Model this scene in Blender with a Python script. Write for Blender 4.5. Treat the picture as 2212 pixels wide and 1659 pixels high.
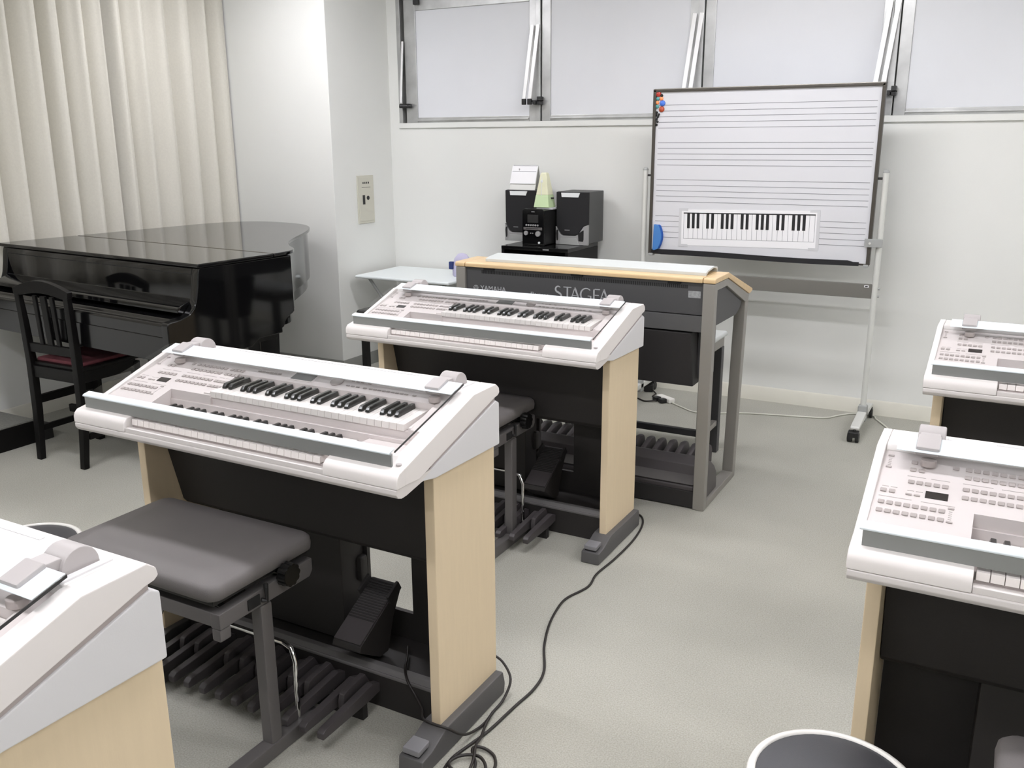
import bpy, bmesh, math, random
from mathutils import Vector, Matrix

random.seed(7)
for _o in list(bpy.data.objects):
    bpy.data.objects.remove(_o, do_unlink=True)
SC = bpy.context.scene
COL = SC.collection

# ------------------------------------------------------------------ camera
cam_d = bpy.data.cameras.new('camera')
cam_d.sensor_fit = 'HORIZONTAL'
cam_d.sensor_width = 36.0
cam_d.lens = 36.0 * 1958.03 / 2212.0
cam_d.clip_start = 0.02
cam = bpy.data.objects.new('camera', cam_d)
COL.objects.link(cam)
RIGHT = Vector((0.8775726685, 0.4794133881, -0.0053865464))
UP = Vector((-0.1204151719, 0.2312686467, 0.9654092394))
FWD = Vector((-0.4640758537, 0.8465681404, -0.2606836889))
m4 = Matrix.Identity(4)
for i in range(3):
    m4[i][0] = RIGHT[i]
    m4[i][1] = UP[i]
    m4[i][2] = -FWD[i]
m4[2][3] = 1.55
cam.matrix_world = m4
SC.camera = cam

# ------------------------------------------------------------------ world, exposure
world = bpy.data.worlds.new('world')
SC.world = world
world.use_nodes = True
_bg = world.node_tree.nodes['Background']
_bg.inputs[0].default_value = (0.8, 0.86, 1.0, 1)
_bg.inputs[1].default_value = 0.3
SC.view_settings.view_transform = 'Standard'
SC.view_settings.look = 'None'
SC.view_settings.gamma = 1.0
SC.view_settings.use_curve_mapping = False
SC.view_settings.exposure = 0.0
LAMP_STRENGTH = 29.0
LAMP_COLOR = (1.0, 0.985, 1.035)
# centre x, centre y of every ceiling fixture (length runs along x)
LAMPS = [(-3.65, 3.95), (-1.2, 4.05), (1.3, 4.05), (-3.2, 2.1), (-0.9, 2.1), (1.4, 2.1),
         (-3.2, 0.2), (-0.9, 0.2), (1.4, 0.2), (-0.9, -1.7)]
CEIL = 2.72


# ------------------------------------------------------------------ materials
def srgb(r, g, b):
    def f(c):
        c /= 255.0
        return c / 12.92 if c <= 0.04045 else ((c + 0.055) / 1.055) ** 2.4
    return (f(r), f(g), f(b), 1.0)


def mat(name, col, rough=0.5, metal=0.0, coat=0.0, var=0.0, vscale=20.0, bump=0.0, bscale=200.0,
        stretch=None, col2=None, spec=0.5):
    m = bpy.data.materials.new(name)
    m.use_nodes = True
    nt = m.node_tree
    b = nt.nodes['Principled BSDF']
    b.inputs['Base Color'].default_value = col
    b.inputs['Roughness'].default_value = rough
    b.inputs['Metallic'].default_value = metal
    b.inputs['Coat Weight'].default_value = coat
    b.inputs['Coat Roughness'].default_value = 0.03
    b.inputs['Specular IOR Level'].default_value = spec
    tc = nt.nodes.new('ShaderNodeTexCoord')
    src = tc.outputs['Object']
    if stretch:
        mp = nt.nodes.new('ShaderNodeMapping')
        mp.inputs['Scale'].default_value = stretch
        nt.links.new(src, mp.inputs['Vector'])
        src = mp.outputs['Vector']
    if var > 0:
        n = nt.nodes.new('ShaderNodeTexNoise')
        n.inputs['Scale'].default_value = vscale
        n.inputs['Detail'].default_value = 5
        nt.links.new(src, n.inputs['Vector'])
        rp = nt.nodes.new('ShaderNodeValToRGB')
        c2 = col2 or tuple(max(0, c * (1 - var)) for c in col[:3]) + (1,)
        rp.color_ramp.elements[0].position = 0.35
        rp.color_ramp.elements[1].position = 0.65
        rp.color_ramp.elements[0].color = c2
        rp.color_ramp.elements[1].color = col
        nt.links.new(n.outputs['Fac'], rp.inputs['Fac'])
        nt.links.new(rp.outputs['Color'], b.inputs['Base Color'])
    if bump > 0:
        n2 = nt.nodes.new('ShaderNodeTexNoise')
        n2.inputs['Scale'].default_value = bscale
        n2.inputs['Detail'].default_value = 3
        nt.links.new(src, n2.inputs['Vector'])
        bp = nt.nodes.new('ShaderNodeBump')
        bp.inputs['Strength'].default_value = bump
        bp.inputs['Distance'].default_value = 0.002
        nt.links.new(n2.outputs['Fac'], bp.inputs['Height'])
        nt.links.new(bp.outputs['Normal'], b.inputs['Normal'])
    return m


M = {}
M['wall'] = mat('wall_paint', srgb(232, 233, 229), 0.75, var=0.02, vscale=2.0, bump=0.12, bscale=320)
M['base'] = mat('baseboard_vinyl', srgb(222, 220, 208), 0.5, var=0.05, vscale=6)
M['base_grey'] = mat('baseboard_grey', srgb(140, 141, 136), 0.6, var=0.05, vscale=6)
M['ceil'] = mat('ceiling_board', srgb(236, 236, 232), 0.8, var=0.06, vscale=60)
M['pane'] = mat('window_board', srgb(228, 230, 234), 0.45, var=0.02, vscale=3)
M['alu'] = mat('aluminium', srgb(204, 205, 204), 0.4, metal=0.75, var=0.25, vscale=6)
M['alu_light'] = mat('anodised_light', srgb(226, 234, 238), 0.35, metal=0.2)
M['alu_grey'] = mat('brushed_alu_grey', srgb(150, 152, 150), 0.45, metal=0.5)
M['stay'] = mat('bright_stay_bar', srgb(250, 250, 250), 0.3, metal=0.15)
M['black_plastic'] = mat('black_plastic', srgb(26, 26, 26), 0.45)
M['dark_metal'] = mat('dark_metal', srgb(60, 60, 60), 0.4, metal=0.6)
M['curtain'] = mat('curtain_cloth', srgb(211, 208, 197), 0.85, var=0.04, vscale=90, bump=0.25, bscale=500)
M['piano'] = mat('piano_lacquer', srgb(12, 12, 13), 0.07, coat=0.0, spec=0.5)
M['piano_satin'] = mat('piano_lacquer_front', srgb(12, 12, 13), 0.15, coat=0.0)
M['brass'] = mat('brass', srgb(168, 148, 112), 0.35, metal=1.0)
M['hinge_brass'] = mat('dull_hinge_brass', srgb(92, 86, 72), 0.45, metal=0.6)
M['chair_black'] = mat('black_stained_wood', srgb(15, 14, 14), 0.4, var=0.2, vscale=30, spec=0.2)
M['chair_red'] = mat('red_seat_cloth', srgb(124, 66, 74), 0.9, var=0.15, vscale=60, bump=0.3)
M['white_pl'] = mat('white_plastic', srgb(232, 227, 224), 0.42, var=0.01, vscale=4)
M['grey_pl'] = mat('light_grey_plastic', srgb(216, 215, 216), 0.5, bump=0.05, bscale=500)
M['tray_pl'] = mat('tray_plastic', srgb(218, 213, 210), 0.5, bump=0.05, bscale=500)
M['panel_pl'] = mat('panel_plastic', srgb(222, 213, 211), 0.5)
M['button'] = mat('button_plastic', srgb(178, 168, 165), 0.5)
M['print_grey'] = mat('printed_grey', srgb(176, 166, 163), 0.6)
M['lcd'] = mat('display_dark', srgb(42, 34, 34), 0.25)
M['lcd_mid'] = mat('display_grey', srgb(104, 104, 104), 0.25)
M['hinge_pl'] = mat('hinge_plastic', srgb(178, 173, 172), 0.45)
M['key_white'] = mat('key_white', srgb(240, 234, 230), 0.3)
M['key_black'] = mat('key_black', srgb(20, 20, 20), 0.22, coat=0.3)
M['maple'] = mat('pale_maple', srgb(224, 205, 173), 0.5, var=0.025, vscale=14, stretch=(6, 6, 0.6), bump=0.08, bscale=60)
M['maple_in'] = mat('pale_maple_inner', srgb(196, 170, 130), 0.55, var=0.09, vscale=14, stretch=(6, 6, 0.6))
M['beech'] = mat('beech_top', srgb(224, 194, 148), 0.4, var=0.1, vscale=14, stretch=(0.6, 6, 6), coat=0.1)
M['charcoal'] = mat('charcoal_panel', srgb(44, 41, 40), 0.6, var=0.1, vscale=200, bump=0.1, bscale=600)
M['foot_grey'] = mat('foot_grey', srgb(88, 87, 87), 0.5, bump=0.15, bscale=500)
M['pad_grey'] = mat('pad_grey', srgb(122, 121, 124), 0.5)
M['base_strip'] = mat('base_strip_grey', srgb(108, 106, 106), 0.5)
M['pedal_dark'] = mat('pedal_dark', srgb(74, 70, 71), 0.45, bump=0.05)
M['bench_vinyl'] = mat('bench_vinyl', srgb(112, 108, 107), 0.5, var=0.05, vscale=8, bump=0.25, bscale=900)
M['bench_steel'] = mat('bench_steel', srgb(106, 103, 102), 0.45, metal=0.25, bump=0.05)
M['chrome'] = mat('chrome', srgb(225, 225, 225), 0.1, metal=1.0)
M['silver_leg'] = mat('silver_paint', srgb(150, 147, 141), 0.45, metal=0.3, bump=0.08, bscale=700)
M['els_dark'] = mat('organ_dark_grey', srgb(72, 72, 73), 0.55, bump=0.15, bscale=700)
M['els_band'] = mat('organ_band_grey', srgb(88, 88, 88), 0.5, metal=0.15, bump=0.15, bscale=700)
M['els_box'] = mat('speaker_box_black', srgb(40, 38, 38), 0.65, bump=0.15, bscale=500)
M['els_lid'] = mat('lid_pale_grey', srgb(206, 210, 208), 0.4, metal=0.1)
M['letter'] = mat('letter_silver', srgb(186, 188, 190), 0.4, metal=0.2)
M['slot'] = mat('slot_black', srgb(22, 22, 22), 0.8)
M['label_grey'] = mat('label_sticker', srgb(160, 162, 163), 0.5, var=0.25, vscale=120)
M['board'] = mat('whiteboard_enamel', srgb(216, 217, 221), 0.22, coat=0.2)
M['bronze'] = mat('bronze_frame', srgb(78, 74, 68), 0.4, metal=0.4)
M['bronze_top'] = mat('frame_top', srgb(150, 148, 142), 0.4, metal=0.4)
M['staff'] = mat('staff_line_grey', srgb(134, 136, 140), 0.6)
M['stand'] = mat('stand_white', srgb(212, 213, 208), 0.4, metal=0.1)
M['stand_grey'] = mat('stand_grey_plastic', srgb(160, 162, 160), 0.5)
M['bar_grey'] = mat('crossbar_grey', srgb(112, 110, 104), 0.5)
M['ink'] = mat('printed_black', srgb(22, 22, 26), 0.6)
M['paper'] = mat('sheet_paper', srgb(238, 238, 240), 0.5)
M['tape'] = mat('clear_tape', srgb(206, 207, 210), 0.25)
M['blue_er'] = mat('eraser_blue', srgb(70, 128, 196), 0.5)
M['blue_felt'] = mat('eraser_felt_blue', srgb(38, 92, 178), 0.9)
M['tabletop'] = mat('white_tabletop', srgb(232, 238, 238), 0.4)
M['spk_black'] = mat('speaker_cloth', srgb(28, 28, 30), 0.85, bump=0.3, bscale=800)
M['spk_side'] = mat('speaker_side', srgb(84, 85, 84), 0.6)
M['spk_silver'] = mat('speaker_silver', srgb(170, 170, 170), 0.4, metal=0.4)
M['spk_plate'] = mat('speaker_plate', srgb(232, 235, 235), 0.35)
M['met_green'] = mat('metronome_pale_green', srgb(200, 222, 176), 0.45)
M['met_cream'] = mat('metronome_cream', srgb(226, 226, 196), 0.4)
M['carpet_grey'] = mat('platform_carpet', srgb(120, 120, 114), 0.95, var=0.2, vscale=120, bump=0.5, bscale=400)
M['cord_black'] = mat('cord_black', srgb(34, 30, 28), 0.5)
M['cord_white'] = mat('cord_white', srgb(214, 214, 202), 0.5)
M['seat_navy'] = mat('stool_seat_dark', srgb(58, 58, 62), 0.4, bump=0.15, bscale=700)
M['rim_white'] = mat('stool_rim_white', srgb(238, 236, 230), 0.4)
M['lilac'] = mat('lilac_cloth', srgb(200, 196, 222), 0.8)
M['navy'] = mat('navy_cloth', srgb(40, 54, 110), 0.7)
M['beige_plate'] = mat('beige_plate', srgb(206, 204, 190), 0.5)
M['strip_tint'] = mat('stand_strip_pale', srgb(226, 236, 240), 0.35)


def carpet():
    m = bpy.data.materials.new('carpet')
    m.use_nodes = True
    nt = m.node_tree
    b = nt.nodes['Principled BSDF']
    b.inputs['Roughness'].default_value = 0.95
    b.inputs['Specular IOR Level'].default_value = 0.15
    tc = nt.nodes.new('ShaderNodeTexCoord')
    n1 = nt.nodes.new('ShaderNodeTexNoise')
    n1.inputs['Scale'].default_value = 230
    n1.inputs['Detail'].default_value = 4
    n2 = nt.nodes.new('ShaderNodeTexNoise')
    n2.inputs['Scale'].default_value = 1.6
    n2.inputs['Detail'].default_value = 4
    nt.links.new(tc.outputs['Object'], n1.inputs['Vector'])
    nt.links.new(tc.outputs['Object'], n2.inputs['Vector'])
    r1 = nt.nodes.new('ShaderNodeValToRGB')
    r1.color_ramp.elements[0].position = 0.3
    r1.color_ramp.elements[1].position = 0.7
    r1.color_ramp.elements[0].color = srgb(160, 159, 149)
    r1.color_ramp.elements[1].color = srgb(186, 185, 175)
    nt.links.new(n1.outputs['Fac'], r1.inputs['Fac'])
    mx = nt.nodes.new('ShaderNodeMixRGB')
    mx.blend_type = 'MULTIPLY'
    mx.inputs[0].default_value = 1.0
    r2 = nt.nodes.new('ShaderNodeValToRGB')
    r2.color_ramp.elements[0].position = 0.35
    r2.color_ramp.elements[1].position = 0.65
    r2.color_ramp.elements[0].color = (0.9, 0.9, 0.9, 1)
    r2.color_ramp.elements[1].color = (1, 1, 1, 1)
    nt.links.new(n2.outputs['Fac'], r2.inputs['Fac'])
    nt.links.new(r1.outputs['Color'], mx.inputs[1])
    nt.links.new(r2.outputs['Color'], mx.inputs[2])
    nt.links.new(mx.outputs['Color'], b.inputs['Base Color'])
    bp = nt.nodes.new('ShaderNodeBump')
    bp.inputs['Strength'].default_value = 0.4
    bp.inputs['Distance'].default_value = 0.004
    nt.links.new(n1.outputs['Fac'], bp.inputs['Height'])
    nt.links.new(bp.outputs['Normal'], b.inputs['Normal'])
    return m


def acrylic():
    m = bpy.data.materials.new('clear_acrylic')
    m.use_nodes = True
    nt = m.node_tree
    nt.nodes.remove(nt.nodes['Principled BSDF'])
    out = nt.nodes['Material Output']
    tr = nt.nodes.new('ShaderNodeBsdfTransparent')
    tr.inputs[0].default_value = (0.97, 0.975, 0.975, 1)
    gl = nt.nodes.new('ShaderNodeBsdfGlossy')
    gl.inputs['Roughness'].default_value = 0.06
    fr = nt.nodes.new('ShaderNodeFresnel')
    fr.inputs['IOR'].default_value = 1.4
    mx = nt.nodes.new('ShaderNodeMixShader')
    ge = nt.nodes.new('ShaderNodeNewGeometry')
    inv = nt.nodes.new('ShaderNodeMath')
    inv.operation = 'SUBTRACT'
    inv.inputs[0].default_value = 1.0
    nt.links.new(ge.outputs['Backfacing'], inv.inputs[1])
    mul = nt.nodes.new('ShaderNodeMath')
    mul.operation = 'MULTIPLY'
    nt.links.new(fr.outputs[0], mul.inputs[0])
    nt.links.new(inv.outputs[0], mul.inputs[1])
    nt.links.new(mul.outputs[0], mx.inputs[0])
    nt.links.new(tr.outputs[0], mx.inputs[1])
    nt.links.new(gl.outputs[0], mx.inputs[2])
    nt.links.new(mx.outputs[0], out.inputs['Surface'])
    return m


def emitter(name, col, strength):
    m = bpy.data.materials.new(name)
    m.use_nodes = True
    nt = m.node_tree
    nt.nodes.remove(nt.nodes['Principled BSDF'])
    e = nt.nodes.new('ShaderNodeEmission')
    e.inputs[0].default_value = (*col, 1)
    e.inputs[1].default_value = strength
    nt.links.new(e.outputs[0], nt.nodes['Material Output'].inputs['Surface'])
    return m


M['carpet'] = carpet()
M['acrylic'] = acrylic()
M['lamp'] = emitter('lamp_diffuser', LAMP_COLOR, LAMP_STRENGTH)


# ------------------------------------------------------------------ mesh builder
class MB:
    def __init__(self):
        self.v = []
        self.f = []
        self.m = None

    def add(self, vs, fs):
        o = len(self.v)
        for p in vs:
            p = Vector(p)
            if self.m is not None:
                p = self.m @ p
            self.v.append(p)
        for f in fs:
            self.f.append([i + o for i in f])
        return self

    def box(self, x0, x1, y0, y1, z0, z1):
        return self.add([(x0, y0, z0), (x1, y0, z0), (x1, y1, z0), (x0, y1, z0),
                         (x0, y0, z1), (x1, y0, z1), (x1, y1, z1), (x0, y1, z1)],
                        [(0, 3, 2, 1), (4, 5, 6, 7), (0, 1, 5, 4), (1, 2, 6, 5), (2, 3, 7, 6), (3, 0, 4, 7)])

    def _prism(self, a, b):
        n = len(a)
        fs = [list(range(n)), list(range(2 * n - 1, n - 1, -1))]
        for i in range(n):
            j = (i + 1) % n
            fs.append([i, j, n + j, n + i])
        return self.add(list(a) + list(b), fs)

    def px(self, prof, x0, x1):
        return self._prism([(x0, y, z) for y, z in prof], [(x1, y, z) for y, z in prof])

    def py(self, prof, y0, y1):
        return self._prism([(x, y0, z) for x, z in prof], [(x, y1, z) for x, z in prof])

    def pz(self, prof, z0, z1):
        return self._prism([(x, y, z0) for x, y in prof], [(x, y, z1) for x, y in prof])

    def loft(self, rings, cap=True):
        n = len(rings[0])
        vs = [p for r in rings for p in r]
        fs = []
        for k in range(len(rings) - 1):
            for i in range(n):
                j = (i + 1) % n
                fs.append([k * n + i, k * n + j, (k + 1) * n + j, (k + 1) * n + i])
        if cap:
            fs.append(list(range(n))[::-1])
            fs.append([(len(rings) - 1) * n + i for i in range(n)])
        return self.add(vs, fs)

    def tube(self, path, r, n=8, rs=None):
        path = [Vector(p) for p in path]
        rings = []
        up = None
        for i, p in enumerate(path):
            if i == 0:
                t = path[1] - p
            elif i == len(path) - 1:
                t = p - path[i - 1]
            else:
                t = (path[i + 1] - p).normalized() + (p - path[i - 1]).normalized()
            t.normalize()
            if up is None:
                up = Vector((0, 0, 1)) if abs(t.z) < 0.9 else Vector((1, 0, 0))
            s = t.cross(up)
            if s.length < 1e-5:
                s = t.cross(Vector((0, 1, 0)))
            s.normalize()
            up = s.cross(t).normalized()
            rr = rs[i] if rs else r
            rings.append([p + (s * math.cos(a) + up * math.sin(a)) * rr for a in
                          [2 * math.pi * k / n for k in range(n)]])
        return self.loft(rings)

    def cyl(self, p0, p1, r0, r1=None, n=16):
        return self.tube([p0, p1], r0, n, [r0, r0 if r1 is None else r1])

    def lathe(self, prof, c=(0, 0, 0), n=32):
        rings = []
        for r, z in prof:
            rings.append([(c[0] + r * math.cos(2 * math.pi * k / n), c[1] + r * math.sin(2 * math.pi * k / n), c[2] + z)
                          for k in range(n)])
        return self.loft(rings)

    def mesh(self, name, material, bevel=0.0, segs=2, angle=35):
        me = bpy.data.meshes.new(name)
        bm = bmesh.new()
        vs = [bm.verts.new(p) for p in self.v]
        for f in self.f:
            try:
                bm.faces.new([vs[i] for i in f])
            except ValueError:
                pass
        bmesh.ops.recalc_face_normals(bm, faces=bm.faces[:])
        if bevel > 0:
            es = [e for e in bm.edges if len(e.link_faces) == 2 and e.calc_face_angle(0) > math.radians(25)]
            bmesh.ops.bevel(bm, geom=es, offset=bevel, segments=segs, affect='EDGES', clamp_overlap=True, profile=0.5)
        ln = None
        if bevel > 0 and len(bm.faces) < 4000:
            bm.normal_update()
            ca = math.cos(math.radians(max(angle, 38)))
            ar = {f: f.calc_area() for f in bm.faces}
            ln = []
            for f in bm.faces:
                for lp in f.loops:
                    nn = Vector((0, 0, 0))
                    for g in lp.vert.link_faces:
                        if g.normal.dot(f.normal) > ca:
                            nn += g.normal * ar[g]
                    ln.append(nn.normalized() if nn.length > 1e-14 else f.normal.copy())
        bm.to_mesh(me)
        bm.free()
        me.polygons.foreach_set('use_smooth', [True] * len(me.polygons))
        if ln:
            me.normals_split_custom_set([tuple(v) for v in ln])
        else:
            me.set_sharp_from_angle(angle=math.radians(angle))
        me.materials.append(material)
        return me

    def build(self, name, material, parent=None, bevel=0.0, segs=2, angle=35):
        return put(name, self.mesh(name, material, bevel, segs, angle), parent)


def put(name, me, parent=None, loc=(0, 0, 0), rot=(0, 0, 0)):
    o = bpy.data.objects.new(name, me)
    COL.objects.link(o)
    o.parent = parent
    o.location = loc
    o.rotation_euler = rot
    return o


def tag(o, label=None, cat=None, group=None, kind=None):
    if label:
        o['label'] = label
    if cat:
        o['category'] = cat
    if group:
        o['group'] = group
    if kind:
        o['kind'] = kind
    return o


def thing(name, label, cat, loc=(0, 0, 0), rz=0.0, group=None):
    o = bpy.data.objects.new(name, None)
    o.empty_display_size = 0.05
    COL.objects.link(o)
    o.location = loc
    o.rotation_euler = (0, 0, rz)
    return tag(o, label, cat, group)


def struct(name, mb, m, parent=None, **k):
    o = mb.build(name, m, parent, **k)
    o['kind'] = 'structure'
    return o


def copy_tree(root, loc, rz, label, group=None):
    def rec(o, par):
        c = o.copy()
        COL.objects.link(c)
        c.parent = par
        for ch in kids.get(o, ()):
            rec(ch, c)
        return c
    kids = {}
    for ob in bpy.data.objects:
        if ob.parent:
            kids.setdefault(ob.parent, []).append(ob)
    r = rec(root, None)
    r.location = loc
    r.rotation_euler = (0, 0, rz)
    r['label'] = label
    if group:
        r['group'] = group
    return r


def text_mesh(txt, size, material, extrude=0.0006, name='lettering'):
    cu = bpy.data.curves.new('txt', 'FONT')
    cu.body = txt
    cu.size = size
    cu.extrude = extrude
    ob = bpy.data.objects.new('txt', cu)
    COL.objects.link(ob)
    dg = bpy.context.evaluated_depsgraph_get()
    me = bpy.data.meshes.new_from_object(ob.evaluated_get(dg))
    bpy.data.objects.remove(ob, do_unlink=True)
    bpy.data.curves.remove(cu)
    me.name = name
    me.materials.clear()
    me.materials.append(material)
    return me


def catmull(P, n=8, closed=False):
    out = []
    N = len(P)
    rng = range(N) if closed else range(N - 1)
    for i in rng:
        if closed:
            p = [P[(i - 1) % N], P[i], P[(i + 1) % N], P[(i + 2) % N]]
        else:
            p = [P[max(i - 1, 0)], P[i], P[i + 1], P[min(i + 2, N - 1)]]
        p = [Vector(q) for q in p]
        for k in range(n):
            t = k / n
            out.append(0.5 * ((2 * p[1]) + (p[2] - p[0]) * t + (2 * p[0] - 5 * p[1] + 4 * p[2] - p[3]) * t * t
                              + (3 * p[1] - p[0] - 3 * p[2] + p[3]) * t ** 3))
    if not closed:
        out.append(Vector(P[-1]))
    return out


# ------------------------------------------------------------------ room shell
XL, XR, YF, YB = -4.89, 2.6, -3.0, 5.406
XC, YC = -3.925, 4.755            # column side face, column front face
struct('floor', MB().box(XL - 0.1, XR + 0.1, YF - 0.1, YB + 0.1, -0.06, 0.0), M['carpet'])
struct('ceiling', MB().box(XL - 0.1, XR + 0.1, YF - 0.1, YB + 0.3, CEIL, CEIL + 0.08), M['ceil'])
WZ0, WZ1, WX0, WX1 = 1.645, 2.50, -3.845, 1.66
mb = MB()
mb.box(XC, XR + 0.1, YB, YB + 0.12, 0, WZ0)
mb.box(XC, XR + 0.1, YB, YB + 0.12, WZ1, CEIL)
mb.box(XC, WX0, YB, YB + 0.12, WZ0, WZ1)
mb.box(WX1, XR + 0.1, YB, YB + 0.12, WZ0, WZ1)
mb.box(WX0, WX1, YB + 0.08, YB + 0.12, WZ0, WZ1)
struct('wall_back', mb, M['wall'])
struct('wall_left', MB().box(XL - 0.1, XL, YF, YC + 0.02, 0, CEIL), M['wall'])
struct('wall_column', MB().box(XL - 0.1, XC, YC, YB + 0.12, 0, CEIL), M['wall'], bevel=0.006)
struct('wall_right', MB().box(XR, XR + 0.1, YF, YB, 0, CEIL), M['wall'])
struct('wall_front', MB().box(XL, XR, YF - 0.1, YF, 0, CEIL), M['wall'])
bprof = [(0, 0), (0, 0.08), (-0.004, 0.088), (-0.008, 0.08), (-0.010, 0.0)]
struct('baseboard_back', MB().px([(YB + a, z) for a, z in bprof], XC, XR), M['base'])
struct('baseboard_column', MB().px([(YC + a, z) for a, z in bprof], XL, XC + 0.008)
       .py([(XC - a, z) for a, z in bprof], YC - 0.008, YB), M['base_grey'])
struct('baseboard_left', MB().py([(XL - a, z) for a, z in bprof], YF, YC), M['base'])
# sill trim under the window band
struct('trim_1', MB().box(WX0 - 0.002, WX1, YB - 0.014, YB + 0.02, 1.628, 1.662)
       .box(WX0 - 0.002, WX1, YB - 0.004, YB, 1.623, 1.628), M['wall'], bevel=0.003)
struct('trim_2', MB().box(WX0, WX0 + 0.03, YB - 0.004, YB + 0.07, 1.662, WZ1), M['alu'], bevel=0.002)
struct('trim_3', MB().box(WX0, WX1, YB + 0.0, YB + 0.07, 2.46, WZ1), M['alu'], bevel=0.002)

# windows: four white-boarded sashes, 1.05 m apart
for k in range(5):
    x0 = -3.80 + 1.052 * k
    x1 = x0 + 1.018
    w = bpy.data.objects.new('window_%d' % (k + 1), None)
    COL.objects.link(w)
    w.location = (x0, YB, 1.662)
    w['kind'] = 'structure'
    ox, oz = x0, 1.662
    def L(x): return x - ox
    mbf = MB()
    ls = 0.098 if k == 0 else 0.066
    mbf.box(0.005, ls, 0.015, 0.05, 0.0, 0.80)
    mbf.box(x1 - ox - 0.052, x1 - ox - 0.002, 0.015, 0.05, 0.0, 0.80)
    mbf.box(ls, x1 - ox - 0.052, 0.015, 0.05, 0.0, 0.036)
    mbf.box(ls, x1 - ox - 0.052, 0.015, 0.05, 0.724, 0.80)
    o = mbf.build('sash_frame', M['alu'], w, bevel=0.003)
    o['kind'] = 'structure'
    o = MB().box(ls - 0.003, x1 - ox - 0.049, 0.024, 0.04, 0.034, 0.728).build('pane', M['pane'], w)
    o['kind'] = 'structure'
    o = MB().box(ls, x1 - ox - 0.052, 0.004, 0.02, 0.012, 0.022).build('sash_bead', M['alu'], w, bevel=0.002)
    o['kind'] = 'structure'
    # mullion post
    o = MB().box(x1 - ox, x1 - ox + 0.034, 0.0, 0.06, 0.0, 0.80).build('mullion', M['alu'], w, bevel=0.003)
    o['kind'] = 'structure'
    # stay bars at the right-hand stile: two bright flat bars leaning out
    for dx in (-0.028, 0.012):
        mbs = MB()
        mbs.m = Matrix.Translation((x1 - ox + dx - 0.028, -0.05, 0.135)) @ Matrix.Rotation(0.085, 4, 'Y') @ Matrix.Rotation(-0.10, 4, 'X')
        mbs.box(-0.012, 0.012, -0.004, 0.004, 0.0, 0.45)
        o = mbs.build('stay_bar', M['stay'], w, bevel=0.002)
        o['kind'] = 'structure'
        mbs = MB()
        mbs.m = Matrix.Translation((x1 - ox + dx - 0.028, -0.05, 0.105))
        mbs.box(-0.014, 0.014, -0.008, 0.010, -0.005, 0.032)
        o = mbs.build('stay_foot', M['black_plastic'], w, bevel=0.003)
        o['kind'] = 'structure'
    o = (MB().box(x1 - ox - 0.012, x1 - ox + 0.05, -0.03, 0.02, 0.118, 0.128)
         .box(x1 - ox + 0.025, x1 - ox + 0.05, -0.03, 0.02, 0.10, 0.15)
         .cyl((x1 - ox + 0.012, -0.045, 0.112), (x1 - ox + 0.012, -0.005, 0.112), 0.012)).build('latch', M['dark_metal'], w, bevel=0.002)
    o['kind'] = 'structure'
    if k == 0:
        mbs = MB()
        mbs.m = Matrix.Translation((-0.008, -0.03, 0.135)) @ Matrix.Rotation(0.03, 4, 'Y') @ Matrix.Rotation(-0.06, 4, 'X')
        mbs.box(-0.007, 0.007, -0.004, 0.004, 0.0, 0.40)
        o = mbs.build('stay_bar', M['stay'], w, bevel=0.002)
        o['kind'] = 'structure'
        o = (MB().box(-0.02, 0.05, -0.03, 0.016, 0.10, 0.128)
             .cyl((-0.015, -0.04, 0.112), (0.06, -0.01, 0.112), 0.013)).build('latch', M['dark_metal'], w, bevel=0.002)
        o['kind'] = 'structure'
        o = MB().box(0.10, 0.14, -0.01, 0.016, 0.76, 0.79).build('top_catch', M['dark_metal'], w, bevel=0.003)
        o['kind'] = 'structure'

# ceiling lights
lamp_root = None
for i, (lx, ly) in enumerate(LAMPS):
    t = thing('ceiling_light', 'long white fluorescent ceiling light fixture', 'ceiling light', (lx, ly, CEIL), 0,
              'fluorescent fixtures on the ceiling')
    if i == 0:
        hm = MB().box(-0.64, 0.64, -0.13, 0.13, -0.03, 0.0).mesh('housing', M['white_pl'], 0.004)
        dm = MB().box(-0.61, 0.61, -0.10, 0.10, -0.042, -0.03).mesh('diffuser', M['lamp'])
    put('housing', hm, t)
    put('diffuser', dm, t)


# ------------------------------------------------------------------ electronic organ (white, two manuals)
HW = 0.55


def zd(y):
    return 0.817 + 0.31 * y


def slab(mb, x0, x1, y0, y1, zbot):
    return mb.px([(y0, zd(y0)), (y1, zd(y1)), (y1, zbot), (y0, zbot)], x0, x1)


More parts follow.
